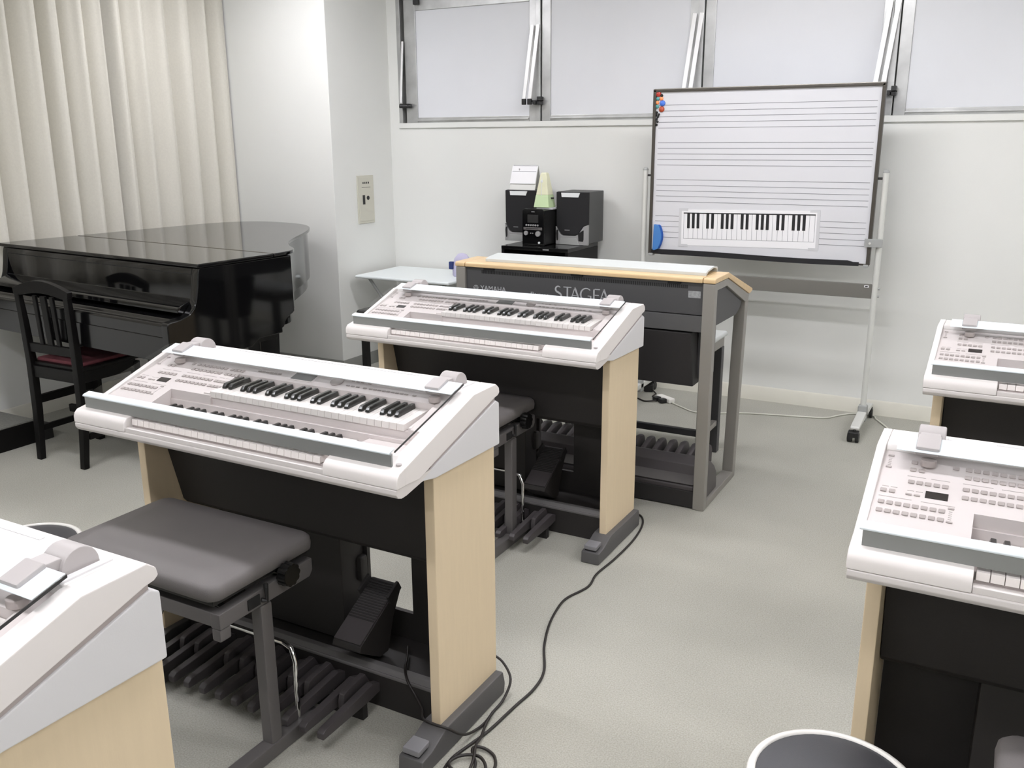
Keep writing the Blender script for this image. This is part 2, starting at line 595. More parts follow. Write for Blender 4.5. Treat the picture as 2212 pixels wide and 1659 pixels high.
def make_organ():
    t = thing('electronic_organ', '', 'electronic organ', (0, 0, 0), 0, 'white two-manual electronic organs with pale wood sides')
    # wooden side panels and feet
    for s in (-1, 1):
        def sx(a, b):
            return (s * a, s * b) if s > 0 else (s * b, s * a)
        a, b = sx(HW - 0.052, HW - 0.022)
        MB().box(a, b, 0.178, 0.474, 0.07, 0.772).build('side_panel', M['maple'], t, bevel=0.004)
        a, b = sx(HW - 0.074, HW)
        ft = MB().px([(0.056, 0.0), (0.48, 0.0), (0.486, 0.03), (0.474, 0.072), (0.185, 0.076), (0.165, 0.072), (0.105, 0.05),
                      (0.06, 0.046)], a, b).build('foot', M['foot_grey'], t, bevel=0.005)
        a, b = sx(HW - 0.066, HW - 0.014)
        MB().px([(0.064, 0.052), (0.112, 0.056), (0.116, 0.072), (0.066, 0.068)], a, b).build('foot_pad', M['pad_grey'], ft, bevel=0.004)
        MB().box(a + 0.004, b - 0.004, 0.07, 0.108, 0.044, 0.055).build('foot_pad_gap', M['slot'], ft)
        # grey body side
        a, b = sx(HW - 0.045, HW - 0.0015)
        MB().px([(0.158, 0.771), (0.468, 0.764), (0.468, 0.880), (0.45, 0.890), (0.15, 0.803), (0.088, 0.785)], a, b) \
            .build('body_side', M['grey_pl'], t, bevel=0.004)
        a, b = sx(HW - 0.03, HW - 0.006)
        MB().px([(0.13, 0.79), (0.45, 0.79), (0.45, 0.90), (0.15, 0.811)], a, b).build('groove_shade_fill', M['button'], t)  # darker filler puts the groove's shade into its colour, below the cheek
    # cheeks: left narrow, right broad
    ck = [(0.03, 0.7965), (0.03, 0.8377), (0.335, 0.934), (0.448, 0.935), (0.464, 0.922), (0.467, 0.908),
          (0.458, 0.902), (0.44, 0.899), (0.15, 0.813), (0.09, 0.793)]
    MB().px([(y, z - 0.010 if 0.01 < y < 0.34 and z > 0.825 and z < 0.93 else z) for y, z in ck], -HW, -0.532).build('cheek', M['white_pl'], t, bevel=0.0025)
    MB().px(ck, 0.502, HW + 0.0006).build('cheek', M['white_pl'], t, bevel=0.003)
    # bottom tray
    MB().px([(0.0, 0.794), (0.0, 0.783), (0.006, 0.774), (0.02, 0.769), (0.04, 0.770), (0.10, 0.781), (0.25, 0.790), (0.46, 0.790),
             (0.46, 0.80), (0.02, 0.80)], -HW + 0.002, HW - 0.002).build('bottom_tray', M['tray_pl'], t, bevel=0.002)
    MB().box(-HW + 0.04, HW - 0.04, 0.455, 0.466, 0.77, 0.90).build('rear_panel', M['grey_pl'], t, bevel=0.002)
    # front blocks and key slip
    fb = [(0.0, 0.7955), (0.0, 0.813), (0.004, 0.823), (0.013, 0.8315), (0.07, 0.8503), (0.07, 0.7955)]
    MB().px([(y, z - 0.008 if y > 0.06 and z > 0.84 else z) for y, z in fb], -HW, -0.345).build('front_block', M['white_pl'], t, bevel=0.003)
    MB().px(fb, 0.337, HW).build('front_block', M['white_pl'], t, bevel=0.003)
    MB().box(-0.3445, 0.3365, 0.003, 0.02, 0.795, 0.808).build('key_slip', M['tray_pl'], t, bevel=0.002)
    # control panel as blocks around the manuals
    mb = MB()
    slab(mb, -0.532, -0.356, 0.075, 0.345, 0.80)
    slab(mb, -0.356, -0.205, 0.179, 0.345, 0.845)
    slab(mb, -0.205, 0.502, 0.292, 0.345, 0.845)
    slab(mb, 0.462, 0.502, 0.18, 0.292, 0.845)
    slab(mb, 0.345, 0.502, 0.075, 0.0751, 0.80)
    mb.px([(0.345, zd(0.345)), (0.345, 0.845), (0.44, 0.845), (0.44, 0.90)], -0.532, 0.502)
    mb.box(-0.40, 0.502, 0.172, 0.29, 0.797, 0.846)      # wall behind the lower keys
    mb.box(0.345, 0.502, 0.075, 0.20, 0.797, 0.836)      # right of the lower keys
    mb.build('control_panel', M['panel_pl'], t)
    # top cover behind the panel
    MB().px([(0.335, 0.9225), (0.345, 0.934), (0.448, 0.935), (0.464, 0.922), (0.467, 0.908), (0.455, 0.90), (0.345, 0.90)], -0.532, 0.502) \
        .build('top_cover', M['white_pl'], t, bevel=0.003)
    MB().box(-0.33, 0.33, 0.424, 0.434, 0.9345, 0.9362).build('top_groove', M['grey_pl'], t)
    # manuals
    pat = [1, 1, 0, 1, 1, 1, 0]
    wk = MB().px([(0, 0.0), (0.002, 0.016), (0.147, 0.016), (0.147, 0.0)], -0.0108, 0.0108).mesh('white_key', M['key_white'], 0.0012)
    wk2 = MB().px([(0, -0.002), (0.002, 0.015), (0.108, 0.023), (0.108, 0.004)], -0.0108, 0.0108).mesh('white_key', M['key_white'], 0.0012)
    bk = MB()
    bk.loft([[(-0.0066, 0, 0), (0.0066, 0, 0), (0.0066, 0.085, 0), (-0.0066, 0.085, 0)],
             [(-0.0062, 0.001, 0.006), (0.0062, 0.001, 0.006), (0.0062, 0.085, 0.008), (-0.0062, 0.085, 0.008)],
             [(-0.0045, 0.008, 0.0125), (0.0045, 0.008, 0.0125), (0.0045, 0.085, 0.0135), (-0.0045, 0.085, 0.0135)]])
    bk = bk.mesh('black_key', M['key_black'], 0.0012)
    bk2 = MB()
    bk2.loft([[(-0.0066, 0, 0), (0.0066, 0, 0), (0.0072, 0.075, 0.004), (-0.0072, 0.075, 0.004)],
              [(-0.0062, 0.001, 0.006), (0.0062, 0.001, 0.006), (0.007, 0.075, 0.011), (-0.007, 0.075, 0.011)],
              [(-0.005, 0.007, 0.0145), (0.005, 0.007, 0.0145), (0.005, 0.075, 0.0185), (-0.005, 0.075, 0.0185)]])
    bk2 = bk2.mesh('black_key', M['key_black'], 0.0012)
    for mi, (xs, ys, zs, w_, b_, by) in enumerate(((-0.3305, 0.024, 0.811, wk, bk, 0.074), (-0.198, 0.182, 0.868, wk2, bk2, 0.214))):
        bed = MB()
        if mi == 0:
            bed.box(-0.344, 0.345, 0.03, 0.172, 0.797, 0.809)
            bed.build('lower_key_bed', M['panel_pl'], t)
        else:
            bed.box(-0.232, 0.462, 0.186, 0.292, 0.846, 0.8655)
            bed.px([(0.181, 0.862), (0.183, 0.877), (0.292, zd(0.292) - 0.012), (0.292, 0.862)], -0.232, -0.2095)
            bed.px([(0.181, 0.862), (0.183, 0.876), (0.292, zd(0.292) - 0.012), (0.292, 0.862)], 0.4555, 0.463)
            bed.build('upper_key_bed', M['panel_pl'], t)
        for i in range(29):
            put('white_key', w_, t, (xs + 0.0225 * i, ys, zs))
            if i < 28 and pat[i % 7]:
                put('black_key', b_, t, (xs + 0.0225 * (i + 0.5), by, zs + 0.015 + (0.0025 if mi else 0)))
    # buttons
    bt = MB().box(-0.0057, 0.0057, -0.0055, 0.0055, 0.0, 0.0028).mesh('button', M['button'], 0.0016)
    th = MB().box(-0.0057, 0.0057, -0.0025, 0.0025, 0.0, 0.0022).mesh('button', M['button'], 0.001)
    sl = math.atan(0.31)

    def btn(x, y, me=bt):
        put('button', me, t, (x, y, zd(y)), (sl, 0, 0))
    for i in range(8):
        btn(-0.517 + 0.0153 * i, 0.145)
        btn(-0.517 + 0.0153 * i, 0.170)
        for y in (0.306, 0.281, 0.244, 0.219):
            btn(-0.374 + 0.0152 * i, y)
    for i in range(4):
        for y in (0.306, 0.281, 0.244, 0.219):
            btn(-0.243 + 0.0135 * i if y > 0.25 else -0.247 + 0.0125 * i, y, bt)
    for i in range(5):
        btn(-0.472 + 0.0153 * i, 0.243)
    for x, y in ((-0.518, 0.206), (-0.502, 0.206), (-0.473, 0.306), (-0.473, 0.282), (-0.457, 0.282), (-0.397, 0.306)):
        btn(x, y)
    for x, y in ((-0.472, 0.204), (-0.457, 0.204), (-0.395, 0.181), (-0.395, 0.142), (-0.519, 0.319), (-0.519, 0.281)):
        btn(x, y, th)
    for i in range(6):
        btn(-0.149 + 0.0148 * i, 0.320, th)
    for i in range(3):
        btn(0.172 + 0.0155 * i, 0.337, th)
        btn(0.170 + 0.0165 * i, 0.314, th)
    btn(0.227, 0.337, th)
    btn(0.227, 0.314, th)
    for i in range(9):
        btn(0.246 + 0.0142 * i, 0.314, th)
    btn(0.385, 0.314, th)
    # displays, dial
    def flat(x0, x1, y0, y1, h=0.0012):
        return MB().px([(y0, zd(y0) - 0.001), (y0, zd(y0) + h), (y1, zd(y1) + h), (y1, zd(y1) - 0.001)], x0, x1)
    flat(-0.443, -0.403, 0.202, 0.222).build('display', M['lcd'], t)
    flat(-0.034, 0.056, 0.303, 0.343, 0.0009).build('display_bezel', M['panel_pl'], t)
    flat(-0.026, 0.048, 0.307, 0.339, 0.0016).build('display', M['lcd_mid'], t)
    dl = MB()
    dl.m = Matrix.Translation((0.126, 0.323, zd(0.323))) @ Matrix.Rotation(sl, 4, 'X')
    dl.lathe([(0.0, 0.0), (0.019, 0.0), (0.019, 0.003), (0.016, 0.005), (0.0, 0.005)])
    dl.build('dial', M['button'], t)
    # printed rules on the panel
    pr = MB()
    for x0, x1, y in ((-0.524, -0.389, 0.188), (-0.481, -0.404, 0.261), (-0.381, -0.262, 0.262), (-0.25, -0.208, 0.262), (-0.476, -0.448, 0.216),
                      (-0.522, -0.494, 0.219)):
        for a, b in ((x0, x0 + (x1 - x0) * 0.44), (x0 + (x1 - x0) * 0.56, x1)):
            pr.px([(y, zd(y)), (y, zd(y) + 0.0004), (y + 0.0012, zd(y) + 0.0008), (y + 0.0012, zd(y))], a, b)
    for x, y0 in ((-0.395, 0.150), (-0.519, 0.288)):
        for k in range(5):
            y = y0 + 0.0055 * k
            pr.px([(y, zd(y)), (y, zd(y) + 0.0004), (y + 0.0014, zd(y) + 0.0008), (y + 0.0014, zd(y))], x - 0.003, x + 0.003)
    pr.build('printed_legend', M['print_grey'], t)
    # clear music rest folded down over the manuals
    def zp(y):
        return 0.8555 + 0.287 * y
    rest = MB()
    c = 0.018
    ol = [(-0.531, 0.036), (0.517, 0.036), (0.517, 0.341), (-0.531 + c, 0.341), (-0.531 + c * 0.3, 0.341 - c * 0.3), (-0.531, 0.341 - c)]
    rest._prism([(x, y, zp(y)) for x, y in ol], [(x, y, zp(y) + 0.004) for x, y in ol])
    rest = rest.build('music_rest', M['acrylic'], t)
    rs = MB()
    rs.px([(0.286, zp(0.286) + 0.0042), (0.286, zp(0.286) + 0.0052), (0.340, zp(0.340) + 0.0052), (0.340, zp(0.340) + 0.0042)], -0.508, 0.515)
    rs.build('rest_strip', M['strip_tint'], rest)
    eg = MB().px([(0.04, zp(0.04)), (0.04, zp(0.04) + 0.0045), (0.340, zp(0.340) + 0.0045), (0.340, zp(0.340))], 0.517, 0.5186)
    eg.build('rest_edge', M['dark_metal'], rest)
    # aluminium ledge: pale top flange and grey upright face
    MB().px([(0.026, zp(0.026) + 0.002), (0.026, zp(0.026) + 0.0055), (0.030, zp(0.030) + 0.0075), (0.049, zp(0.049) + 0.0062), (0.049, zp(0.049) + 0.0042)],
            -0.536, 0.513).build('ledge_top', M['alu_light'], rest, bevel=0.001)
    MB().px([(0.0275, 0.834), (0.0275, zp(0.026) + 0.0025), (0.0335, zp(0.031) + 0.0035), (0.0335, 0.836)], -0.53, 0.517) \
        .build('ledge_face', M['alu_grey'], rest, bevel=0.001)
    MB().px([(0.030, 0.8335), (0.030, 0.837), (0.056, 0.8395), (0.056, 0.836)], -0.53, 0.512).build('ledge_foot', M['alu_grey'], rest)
    # clips and hinge drums
    for x in (-0.452, 0.452):
        cl = MB()
        cl.m = Matrix.Translation((x, 0.318, zp(0.318))) @ Matrix.Rotation(sl, 4, 'X')
        cl.box(-0.022, 0.022, -0.024, 0.026, -0.009, 0.013)
        cl.build('rest_clip', M['hinge_pl'], t, bevel=0.004)
        kn = MB()
        kn.lathe([(0.0, 0.0), (0.015, 0.0), (0.015, 0.014), (0.0, 0.014)], (x + 0.004, 0.300, zd(0.3) + 0.002), 20)
        kn.build('rest_stop', M['button'], t, bevel=0.002)
        dr = MB()
        arc = [(0.390 + 0.032 * math.cos(a), 0.938 + 0.032 * math.sin(a)) for a in [math.pi * k / 12 for k in range(13)]]
        prof = arc + [(0.338, 0.944), (0.342, 0.952)]
        prof = [(0.424, 0.930)] + arc + [(0.352, 0.938), (0.352, 0.930)]
        dr.px(prof, x - 0.024, x + 0.027)
        d = dr.build('hinge_drum', M['hinge_pl'], t, bevel=0.0025)
        MB().box(x - 0.02, x + 0.02, 0.336, 0.366, 0.944, 0.962).build('hinge_arm', M['hinge_pl'], d, bevel=0.003)
        MB().box(x + 0.031, x + 0.044, 0.342, 0.432, 0.933, 0.938).build('hinge_plate', M['grey_pl'], d, bevel=0.001)
    MB().lathe([(0.0, 0.0), (0.007, 0.0), (0.007, 0.003), (0.0, 0.004)], (0.53, 0.038, zd(0.038) + 0.012), 14).build('screw', M['hinge_pl'], t)
    # dark lower cabinet
    MB().px([(0.225, 0.79), (0.298, 0.47), (0.31, 0.455), (0.34, 0.455), (0.45, 0.60), (0.45, 0.79)], -HW + 0.053, HW - 0.053) \
        .build('knee_panel', M['charcoal'], t, bevel=0.003)
    bp = MB()
    xa, xb, ga, gb = -HW + 0.053, HW - 0.053, 0.108, 0.268
    bp.box(xa, ga, 0.436, 0.45, 0.10, 0.70)
    bp.box(gb, xb, 0.436, 0.45, 0.10, 0.70)
    bp.box(ga, gb, 0.436, 0.45, 0.10, 0.20)
    bp.box(ga, gb, 0.436, 0.45, 0.46, 0.70)
    bp.build('back_panel', M['charcoal'], t)
    MB().box(-0.30, 0.095, 0.33, 0.436, 0.12, 0.47).build('speaker_box', M['charcoal'], t, bevel=0.004)
    MB().box(xa, xb, 0.255, 0.45, 0.0, 0.112).build('base', M['charcoal'], t, bevel=0.002)
    MB().px([(0.253, 0.100), (0.253, 0.108), (0.266, 0.124), (0.285, 0.124), (0.285, 0.100)], xa, xb).build('base_strip', M['base_strip'], t, bevel=0.002)
    # expression pedal
    ep = MB().px([(0.21, 0.185), (0.215, 0.20), (0.405, 0.305), (0.412, 0.292), (0.37, 0.22), (0.34, 0.125), (0.30, 0.125)], 0.148, 0.246) \
        .build('expression_pedal', M['charcoal'], t, bevel=0.003)
    pl = MB()
    an = math.atan2(0.105, 0.19)
    pl.m = Matrix.Translation((0.197, 0.218, 0.203)) @ Matrix.Rotation(an, 4, 'X')
    pl.box(-0.046, 0.046, 0.0, 0.212, 0.0, 0.004)
    pl.build('pedal_plate', M['pedal_dark'], ep)
    rb = MB()
    rb.m = pl.m
    for k in range(16):
        rb.box(-0.045, 0.045, 0.075 + 0.0085 * k, 0.0795 + 0.0085 * k, 0.004, 0.0062)
    rb.build('pedal_ribs', M['els_box'], ep)
    st = MB()
    st.m = pl.m
    st.box(0.046, 0.056, 0.15, 0.21, -0.01, 0.022)
    st.build('pedal_stop', M['els_box'], ep, bevel=0.003)
    st = MB()
    st.m = pl.m
    st.box(-0.056, -0.046, 0.15, 0.21, -0.01, 0.022)
    st.build('pedal_stop', M['els_box'], ep, bevel=0.003)
    MB().box(0.075, 0.112, 0.40, 0.436, 0.28, 0.36).build('pedal_bracket', M['charcoal'], t, bevel=0.01)
    # pedal keyboard: 12 natural and 8 raised pedals
    wp = MB().px([(0.0, 0.034), (0.0, 0.052), (0.012, 0.060), (0.215, 0.078), (0.258, 0.060), (0.258, 0.04), (0.20, 0.034)], -0.0115, 0.0115) \
        .mesh('pedal', M['pedal_dark'], 0.003)
    rp = MB().px([(0.0, 0.072), (0.006, 0.094), (0.022, 0.10), (0.10, 0.106), (0.12, 0.07), (0.12, 0.05), (0.0, 0.05)], -0.0095, 0.0095) \
        .mesh('raised_pedal', M['pedal_dark'], 0.003)
    notes = 'CDEFGABCDEFG'
    x_last = 0.262
    for i in range(12):
        x = x_last - 0.0612 * (11 - i)
        put('pedal', wp, t, (x, 0.012, 0.011))
        if i < 11 and notes[i] in 'CDFGA':
            put('raised_pedal', rp, t, (x + 0.0306, 0.135, 0))
    MB().box(x_last - 0.0612 * 11 - 0.01, x_last + 0.008, 0.18, 0.20, 0.0, 0.046).build('pedal_support', M['els_box'], t)
    return t


org = make_organ()
org['label'] = 'white electronic organ with tangled black cords lying beside its right foot'
UNITS = [((-1.763, 2.824, 0), 0.0, 'white electronic organ standing just in front of the dark grey organ lettered STAGEA'),
         ((-1.636, 0.383, 0), 0.0, 'white electronic organ whose back faces the wide grey padded bench'),
         ((0.358, 1.607, 0), 0.006, 'white electronic organ with a black-topped round stool at its front corner'),
         ((0.362, 2.998, 0), -0.012, 'white electronic organ beside the whiteboard caster, farthest from the round stools')]
for loc, rz, lab in UNITS:
    copy_tree(org, loc, rz, lab)
org.location = (-1.682, 1.53, 0)


# ------------------------------------------------------------------ adjustable benches
def make_bench():
    t = thing('organ_bench', '', 'bench', (0, 0, 0), 0, 'grey adjustable organ benches')
    seat = MB()
    def rr(w, d, r, z, n=5):
        P = []
        for cx, cy, a0 in ((w - r, d - r, 0), (-w + r, d - r, 90), (-w + r, -d + r, 180), (w - r, -d + r, 270)):
            for k in range(n + 1):
                a = math.radians(a0 + 90 * k / n)
                P.append((cx + r * math.cos(a), cy + r * math.sin(a), z))
        return P
    seat.loft([rr(0.270, 0.172, 0.03, 0.508), rr(0.279, 0.180, 0.036, 0.514), rr(0.281, 0.182, 0.038, 0.530), rr(0.279, 0.180, 0.036, 0.543),
               rr(0.270, 0.171, 0.03, 0.552), rr(0.22, 0.12, 0.03, 0.5555)])
    seat.build('seat', M['bench_vinyl'], t, angle=60)
    MB().box(-0.262, 0.262, -0.165, 0.165, 0.495, 0.509).build('seat_board', M['black_plastic'], t, bevel=0.003)
    for s in (-1, 1):
        x = s * 0.262
        rl = MB().px([(-0.165, 0.437), (0.15, 0.437), (0.162, 0.452), (0.162, 0.487), (0.13, 0.487), (-0.165, 0.478)], x - 0.016, x + 0.016) \
            .build('side_rail', M['bench_steel'], t, bevel=0.004)
        MB().box(x - 0.014, x + 0.014, -0.165, -0.13, 0.405, 0.437).build('rail_stub', M['bench_steel'], rl, bevel=0.004)
        MB().box(x + s * 0.0155, x + s * 0.019, -0.075, -0.035, 0.446, 0.474).build('rail_slot', M['slot'], rl)
        hk = MB().tube([(x + s * 0.018, -0.03, 0.455), (x + s * 0.026, -0.02, 0.452), (x + s * 0.026, -0.02, 0.485), (x + s * 0.018, -0.012, 0.49)], 0.006, 6)
        hk.build('hook', M['black_plastic'], rl)
        MB().box(x - 0.018, x + 0.018, -0.035, 0.005, 0.04, 0.437).build('post', M['bench_steel'], t, bevel=0.006)
        MB().px([(-0.215, 0.0), (0.165, 0.0), (0.165, 0.028), (0.12, 0.042), (-0.20, 0.044), (-0.215, 0.03)], x - 0.021, x + 0.021) \
            .build('foot_bar', M['bench_steel'], t, bevel=0.006)
        # knob
        kb = MB()
        kb.cyl((x - s * 0.02, 0.052, 0.492), (x + s * 0.03, 0.052, 0.492), 0.012)
        for k in range(10):
            a = 2 * math.pi * k / 10
            kb.cyl((x + s * 0.022, 0.052 + 0.024 * math.cos(a), 0.492 + 0.024 * math.sin(a)),
                   (x + s * 0.046, 0.052 + 0.022 * math.cos(a), 0.492 + 0.022 * math.sin(a)), 0.0085, n=8)
        kb.cyl((x + s * 0.020, 0.052, 0.492), (x + s * 0.047, 0.052, 0.492), 0.027)
        kb.build('height_knob', M['key_black'], t)
    MB().box(-0.262, 0.262, -0.162, -0.135, 0.438, 0.477).build('front_rail', M['bench_steel'], t, bevel=0.004)
    MB().box(-0.262, 0.262, 0.12, 0.145, 0.438, 0.477).build('rear_rail', M['bench_steel'], t, bevel=0.004)
    for s in (-1, 1):
        for y in (-0.11, 0.09):
            MB().tube([(-0.03 * s + s * 0.10, y, 0.455), (s * 0.22, y, 0.498)], 0.008, 6).build('scissor_arm', M['black_plastic'], t)
            MB().tube([(s * 0.22, y + 0.012, 0.455), (-0.03 * s + s * 0.10, y + 0.012, 0.498)], 0.008, 6).build('scissor_arm', M['black_plastic'], t)
    x = 0.262
    P = [(-x, 0.085, 0.04), (-x, 0.085, 0.14), (-x + 0.002, 0.09, 0.21), (-x + 0.02, 0.097, 0.242), (-x + 0.05, 0.10, 0.25), (0, 0.10, 0.25),
         (x - 0.05, 0.10, 0.25), (x - 0.02, 0.097, 0.242), (x - 0.002, 0.09, 0.21), (x, 0.085, 0.14), (x, 0.085, 0.04)]
    MB().tube(P, 0.007, 10).build('footrest_bar', M['chrome'], t, angle=60)
    return t


bench = make_bench()
bench['label'] = 'grey padded bench with chrome footrest, its whole seat top in plain view'
copy_tree(bench, (-1.866, 2.926, 0), 0.0, 'grey padded bench pushed in at the organ before the lettered dark organ')
copy_tree(bench, (0.362, 1.432, 0), 0.0, 'grey padded bench beside the round stool, only its corner showing')
bench.location = (-1.797, 1.505, 0)


# ------------------------------------------------------------------ round stools
def make_stool():
    t = thing('round_stool', '', 'stool', (0, 0, 0), 0, 'round stools with black tops')
    MB().lathe([(0.0, 0.425), (0.140, 0.425), (0.148, 0.432), (0.150, 0.442), (0.147, 0.449), (0.139, 0.452), (0.134, 0.449), (0.134, 0.43)], n=56) \
        .build('rim', M['rim_white'], t, angle=60)
    MB().lathe([(0.0, 0.434), (0.1345, 0.434), (0.1335, 0.4475), (0.11, 0.4505), (0.0, 0.452)], n=56).build('seat', M['seat_navy'], t, angle=60)
    for k in range(4):
        a = math.pi / 4 + k * math.pi / 2
        MB().tube([(0.095 * math.cos(a), 0.095 * math.sin(a), 0.428), (0.13 * math.cos(a), 0.13 * math.sin(a), 0.0)], 0.011, 10).build('leg', M['chrome'], t)
    ring = [(0.118 * math.cos(2 * math.pi * k / 32), 0.118 * math.sin(2 * math.pi * k / 32), 0.14) for k in range(33)]
    MB().tube(ring, 0.007, 8).build('foot_ring', M['chrome'], t, angle=60)
    return t


stool = make_stool()
stool['label'] = 'black-topped round stool with white rim, beside the organ with a bench corner showing'
copy_tree(stool, (-2.352, 1.412, 0), 0.3, 'black-topped round stool half hidden behind the wide grey bench')
stool.location = (-0.161, 1.470, 0)


# ------------------------------------------------------------------ dark grey organ (lettered), back towards the room
def make_els():
    x0, x1 = -2.247, -1.020
    cx = (x0 + x1) / 2
    oy = 3.562
    t = thing('electronic_organ', 'large dark grey electronic organ with beech top and silver frame, lettered STAGEA', 'electronic organ', (cx, oy, 0))
    h = (x1 - x0) / 2
    for s in (-1, 1):
        xi, xo = (h - 0.05, h) if s > 0 else (-h, -h + 0.05)
        fr = MB()
        fr.px([(0.0, 0.0), (0.0, 0.983), (0.19, 0.983), (0.56, 0.862), (0.548, 0.835), (0.50, 0.835), (0.182, 0.952), (0.042, 0.952), (0.042, 0.0)], xi, xo)
        fr.build('side_frame', M['silver_leg'], t, bevel=0.004)
        MB().px([(0.455, 0.0), (0.492, 0.0), (0.552, 0.838), (0.500, 0.838), (0.452, 0.034)], xi, xo).build('front_leg', M['silver_leg'], t, bevel=0.004)
        MB().box(xi, xo, 0.042, 0.455, 0.0, 0.033).build('floor_rail', M['silver_leg'], t, bevel=0.003)
        MB().px([(0.042, 0.80), (0.38, 0.795), (0.44, 0.81), (0.49, 0.85), (0.18, 0.955), (0.042, 0.955)], xi + 0.012, xo - 0.012).build('side_panel', M['els_dark'], t)
        # wooden end cap
        MB().px([(-0.004, 0.984), (-0.004, 1.000), (0.004, 1.006), (0.192, 1.008), (0.604, 0.884), (0.606, 0.872), (0.56, 0.863), (0.19, 0.984)],
                xi - (0.0 if s > 0 else 0.003), xo + (0.003 if s > 0 else 0.0)).build('end_cap', M['beech'], t, bevel=0.005)
    MB().px([(-0.004, 0.984), (-0.004, 1.000), (0.004, 1.006), (0.192, 1.008), (0.604, 0.884), (0.606, 0.872), (0.56, 0.863), (0.19, 0.984)],
            -h + 0.0515, h - 0.0515).build('top_board', M['beech'], t, bevel=0.004)
    # pale sliding lid bar on the ridge
    MB().px([(0.052, 1.006), (0.052, 1.020), (0.085, 1.027), (0.168, 1.034), (0.215, 1.025), (0.225, 1.004), (0.21, 1.003), (0.205, 1.018),
             (0.165, 1.026), (0.085, 1.018), (0.06, 1.006)], -h + 0.13, h - 0.055).build('lid_bar', M['els_lid'], t, bevel=0.002)
    rp = MB().box(-h + 0.05, h - 0.05, 0.012, 0.05, 0.85, 0.984).build('rear_panel', M['els_dark'], t, bevel=0.002)
    MB().box(-h + 0.05, h - 0.05, 0.006, 0.05, 0.779, 0.847).build('rear_band', M['els_band'], t, bevel=0.003)
    # vent slots
    vm = MB().box(-0.0022, 0.0022, -0.001, 0.001, -0.007, 0.007).mesh('vent_slot', M['slot'])
    n = 118
    for i in range(n):
        put('vent_slot', vm, rp, (-h + 0.135 + (2 * h - 0.255) * i / (n - 1), 0.0116, 0.964))
    for x in (-0.44, 0.0, 0.44):
        MB().box(x - 0.028, x + 0.028, 0.004, 0.012, 0.974, 0.984).build('catch', M['slot'], rp, bevel=0.002)
    MB().lathe([(0, 0), (0.004, 0), (0.004, 0.002), (0, 0.002)], (0, 0, 0), 12)
    MB().box(h - 0.113, h - 0.061, 0.0108, 0.0125, 0.920, 0.948).build('rating_label', M['label_grey'], rp)
    # body underside
    MB().px([(0.05, 0.78), (0.05, 0.975), (0.185, 0.983), (0.55, 0.86), (0.50, 0.81)], -h + 0.052, h - 0.052).build('body', M['els_dark'], t)
    bx = MB()
    bx.loft([[(-h + 0.13, 0.03, 0.54), (h - 0.082, 0.03, 0.54), (h - 0.082, 0.22, 0.54), (-h + 0.13, 0.22, 0.54)],
             [(-h + 0.12, 0.008, 0.772), (h - 0.094, 0.008, 0.772), (h - 0.094, 0.26, 0.772), (-h + 0.12, 0.26, 0.772)]])
    bx.build('speaker_box', M['els_box'], t, bevel=0.004)
    MB().box(h - 0.09, h - 0.055, 0.10, 0.24, 0.56, 0.779).build('box_bracket', M['els_dark'], t, bevel=0.003)
    # base and pedal unit
    MB().box(-h + 0.05, h - 0.05, 0.006, 0.05, 0.004, 0.080).build('base_beam', M['els_box'], t, bevel=0.003)
    MB().px([(0.015, 0.0), (0.015, 0.095), (0.03, 0.107), (0.085, 0.122), (0.10, 0.165), (0.14, 0.195), (0.185, 0.18), (0.225, 0.12), (0.225, 0.0)],
            -h + 0.055, h - 0.055).build('pedal_housing', M['pedal_dark'], t, bevel=0.004)
    MB().px([(0.016, 0.1055), (0.083, 0.1235), (0.083, 0.1255), (0.016, 0.1075)], -h + 0.056, h - 0.056).build('housing_strip', M['bench_steel'], t)
    pw = MB().px([(0.21, 0.10), (0.21, 0.13), (0.52, 0.10), (0.55, 0.09), (0.55, 0.06), (0.21, 0.07)], -0.012, 0.012).mesh('pedal', M['pedal_dark'], 0.006)
    pb = MB().px([(0.21, 0.14), (0.21, 0.17), (0.30, 0.195), (0.345, 0.19), (0.36, 0.165), (0.355, 0.10), (0.21, 0.10)], -0.015, 0.015).mesh('raised_pedal', M['pedal_dark'], 0.011, )
    for s in (-1, 1):
        MB().px([(0.045, 0.034), (0.045, 0.185), (0.08, 0.200), (0.12, 0.192), (0.185, 0.150), (0.218, 0.112), (0.228, 0.06), (0.225, 0.034)],
                min(s * (h - 0.054), s * (h - 0.012)), max(s * (h - 0.054), s * (h - 0.012))).build('pedal_cheek', M['pedal_dark'], t, bevel=0.005)
    for i in range(11):
        put('pedal', pw, t, (h - 0.15 - 0.085 * i, 0, 0))
    for i in range(18):
        put('raised_pedal', pb, t, (h - 0.088 - 0.0545 * i, 0, 0))
    # lettering on the back
    def ribbon(pts, ws):
        m_ = MB()
        n_ = len(pts)
        for d in (-0.0006, 0.0):
            pass
        Lp, Rp = [], []
        for i, (x, z) in enumerate(pts):
            a = pts[max(i - 1, 0)]
            b = pts[min(i + 1, n_ - 1)]
            dx, dz = b[0] - a[0], b[1] - a[1]
            l = math.hypot(dx, dz) or 1
            nx, nz = -dz / l, dx / l
            w = ws[i] / 2 if isinstance(ws, (list, tuple)) else ws / 2
            Lp.append((x + nx * w, z + nz * w))
            Rp.append((x - nx * w, z - nz * w))
        return Lp, Rp

    def letters(mb_, strokes, ox, oz, sc):
        for pts, ws in strokes:
            Lp, Rp = ribbon(pts, ws)
            n_ = len(Lp)
            for i in range(n_ - 1):
                q = [Lp[i], Lp[i + 1], Rp[i + 1], Rp[i]]
                mb_._prism([(ox + x * sc, -0.0008, oz + z * sc) for x, z in q], [(ox + x * sc, 0.0002, oz + z * sc) for x, z in q])

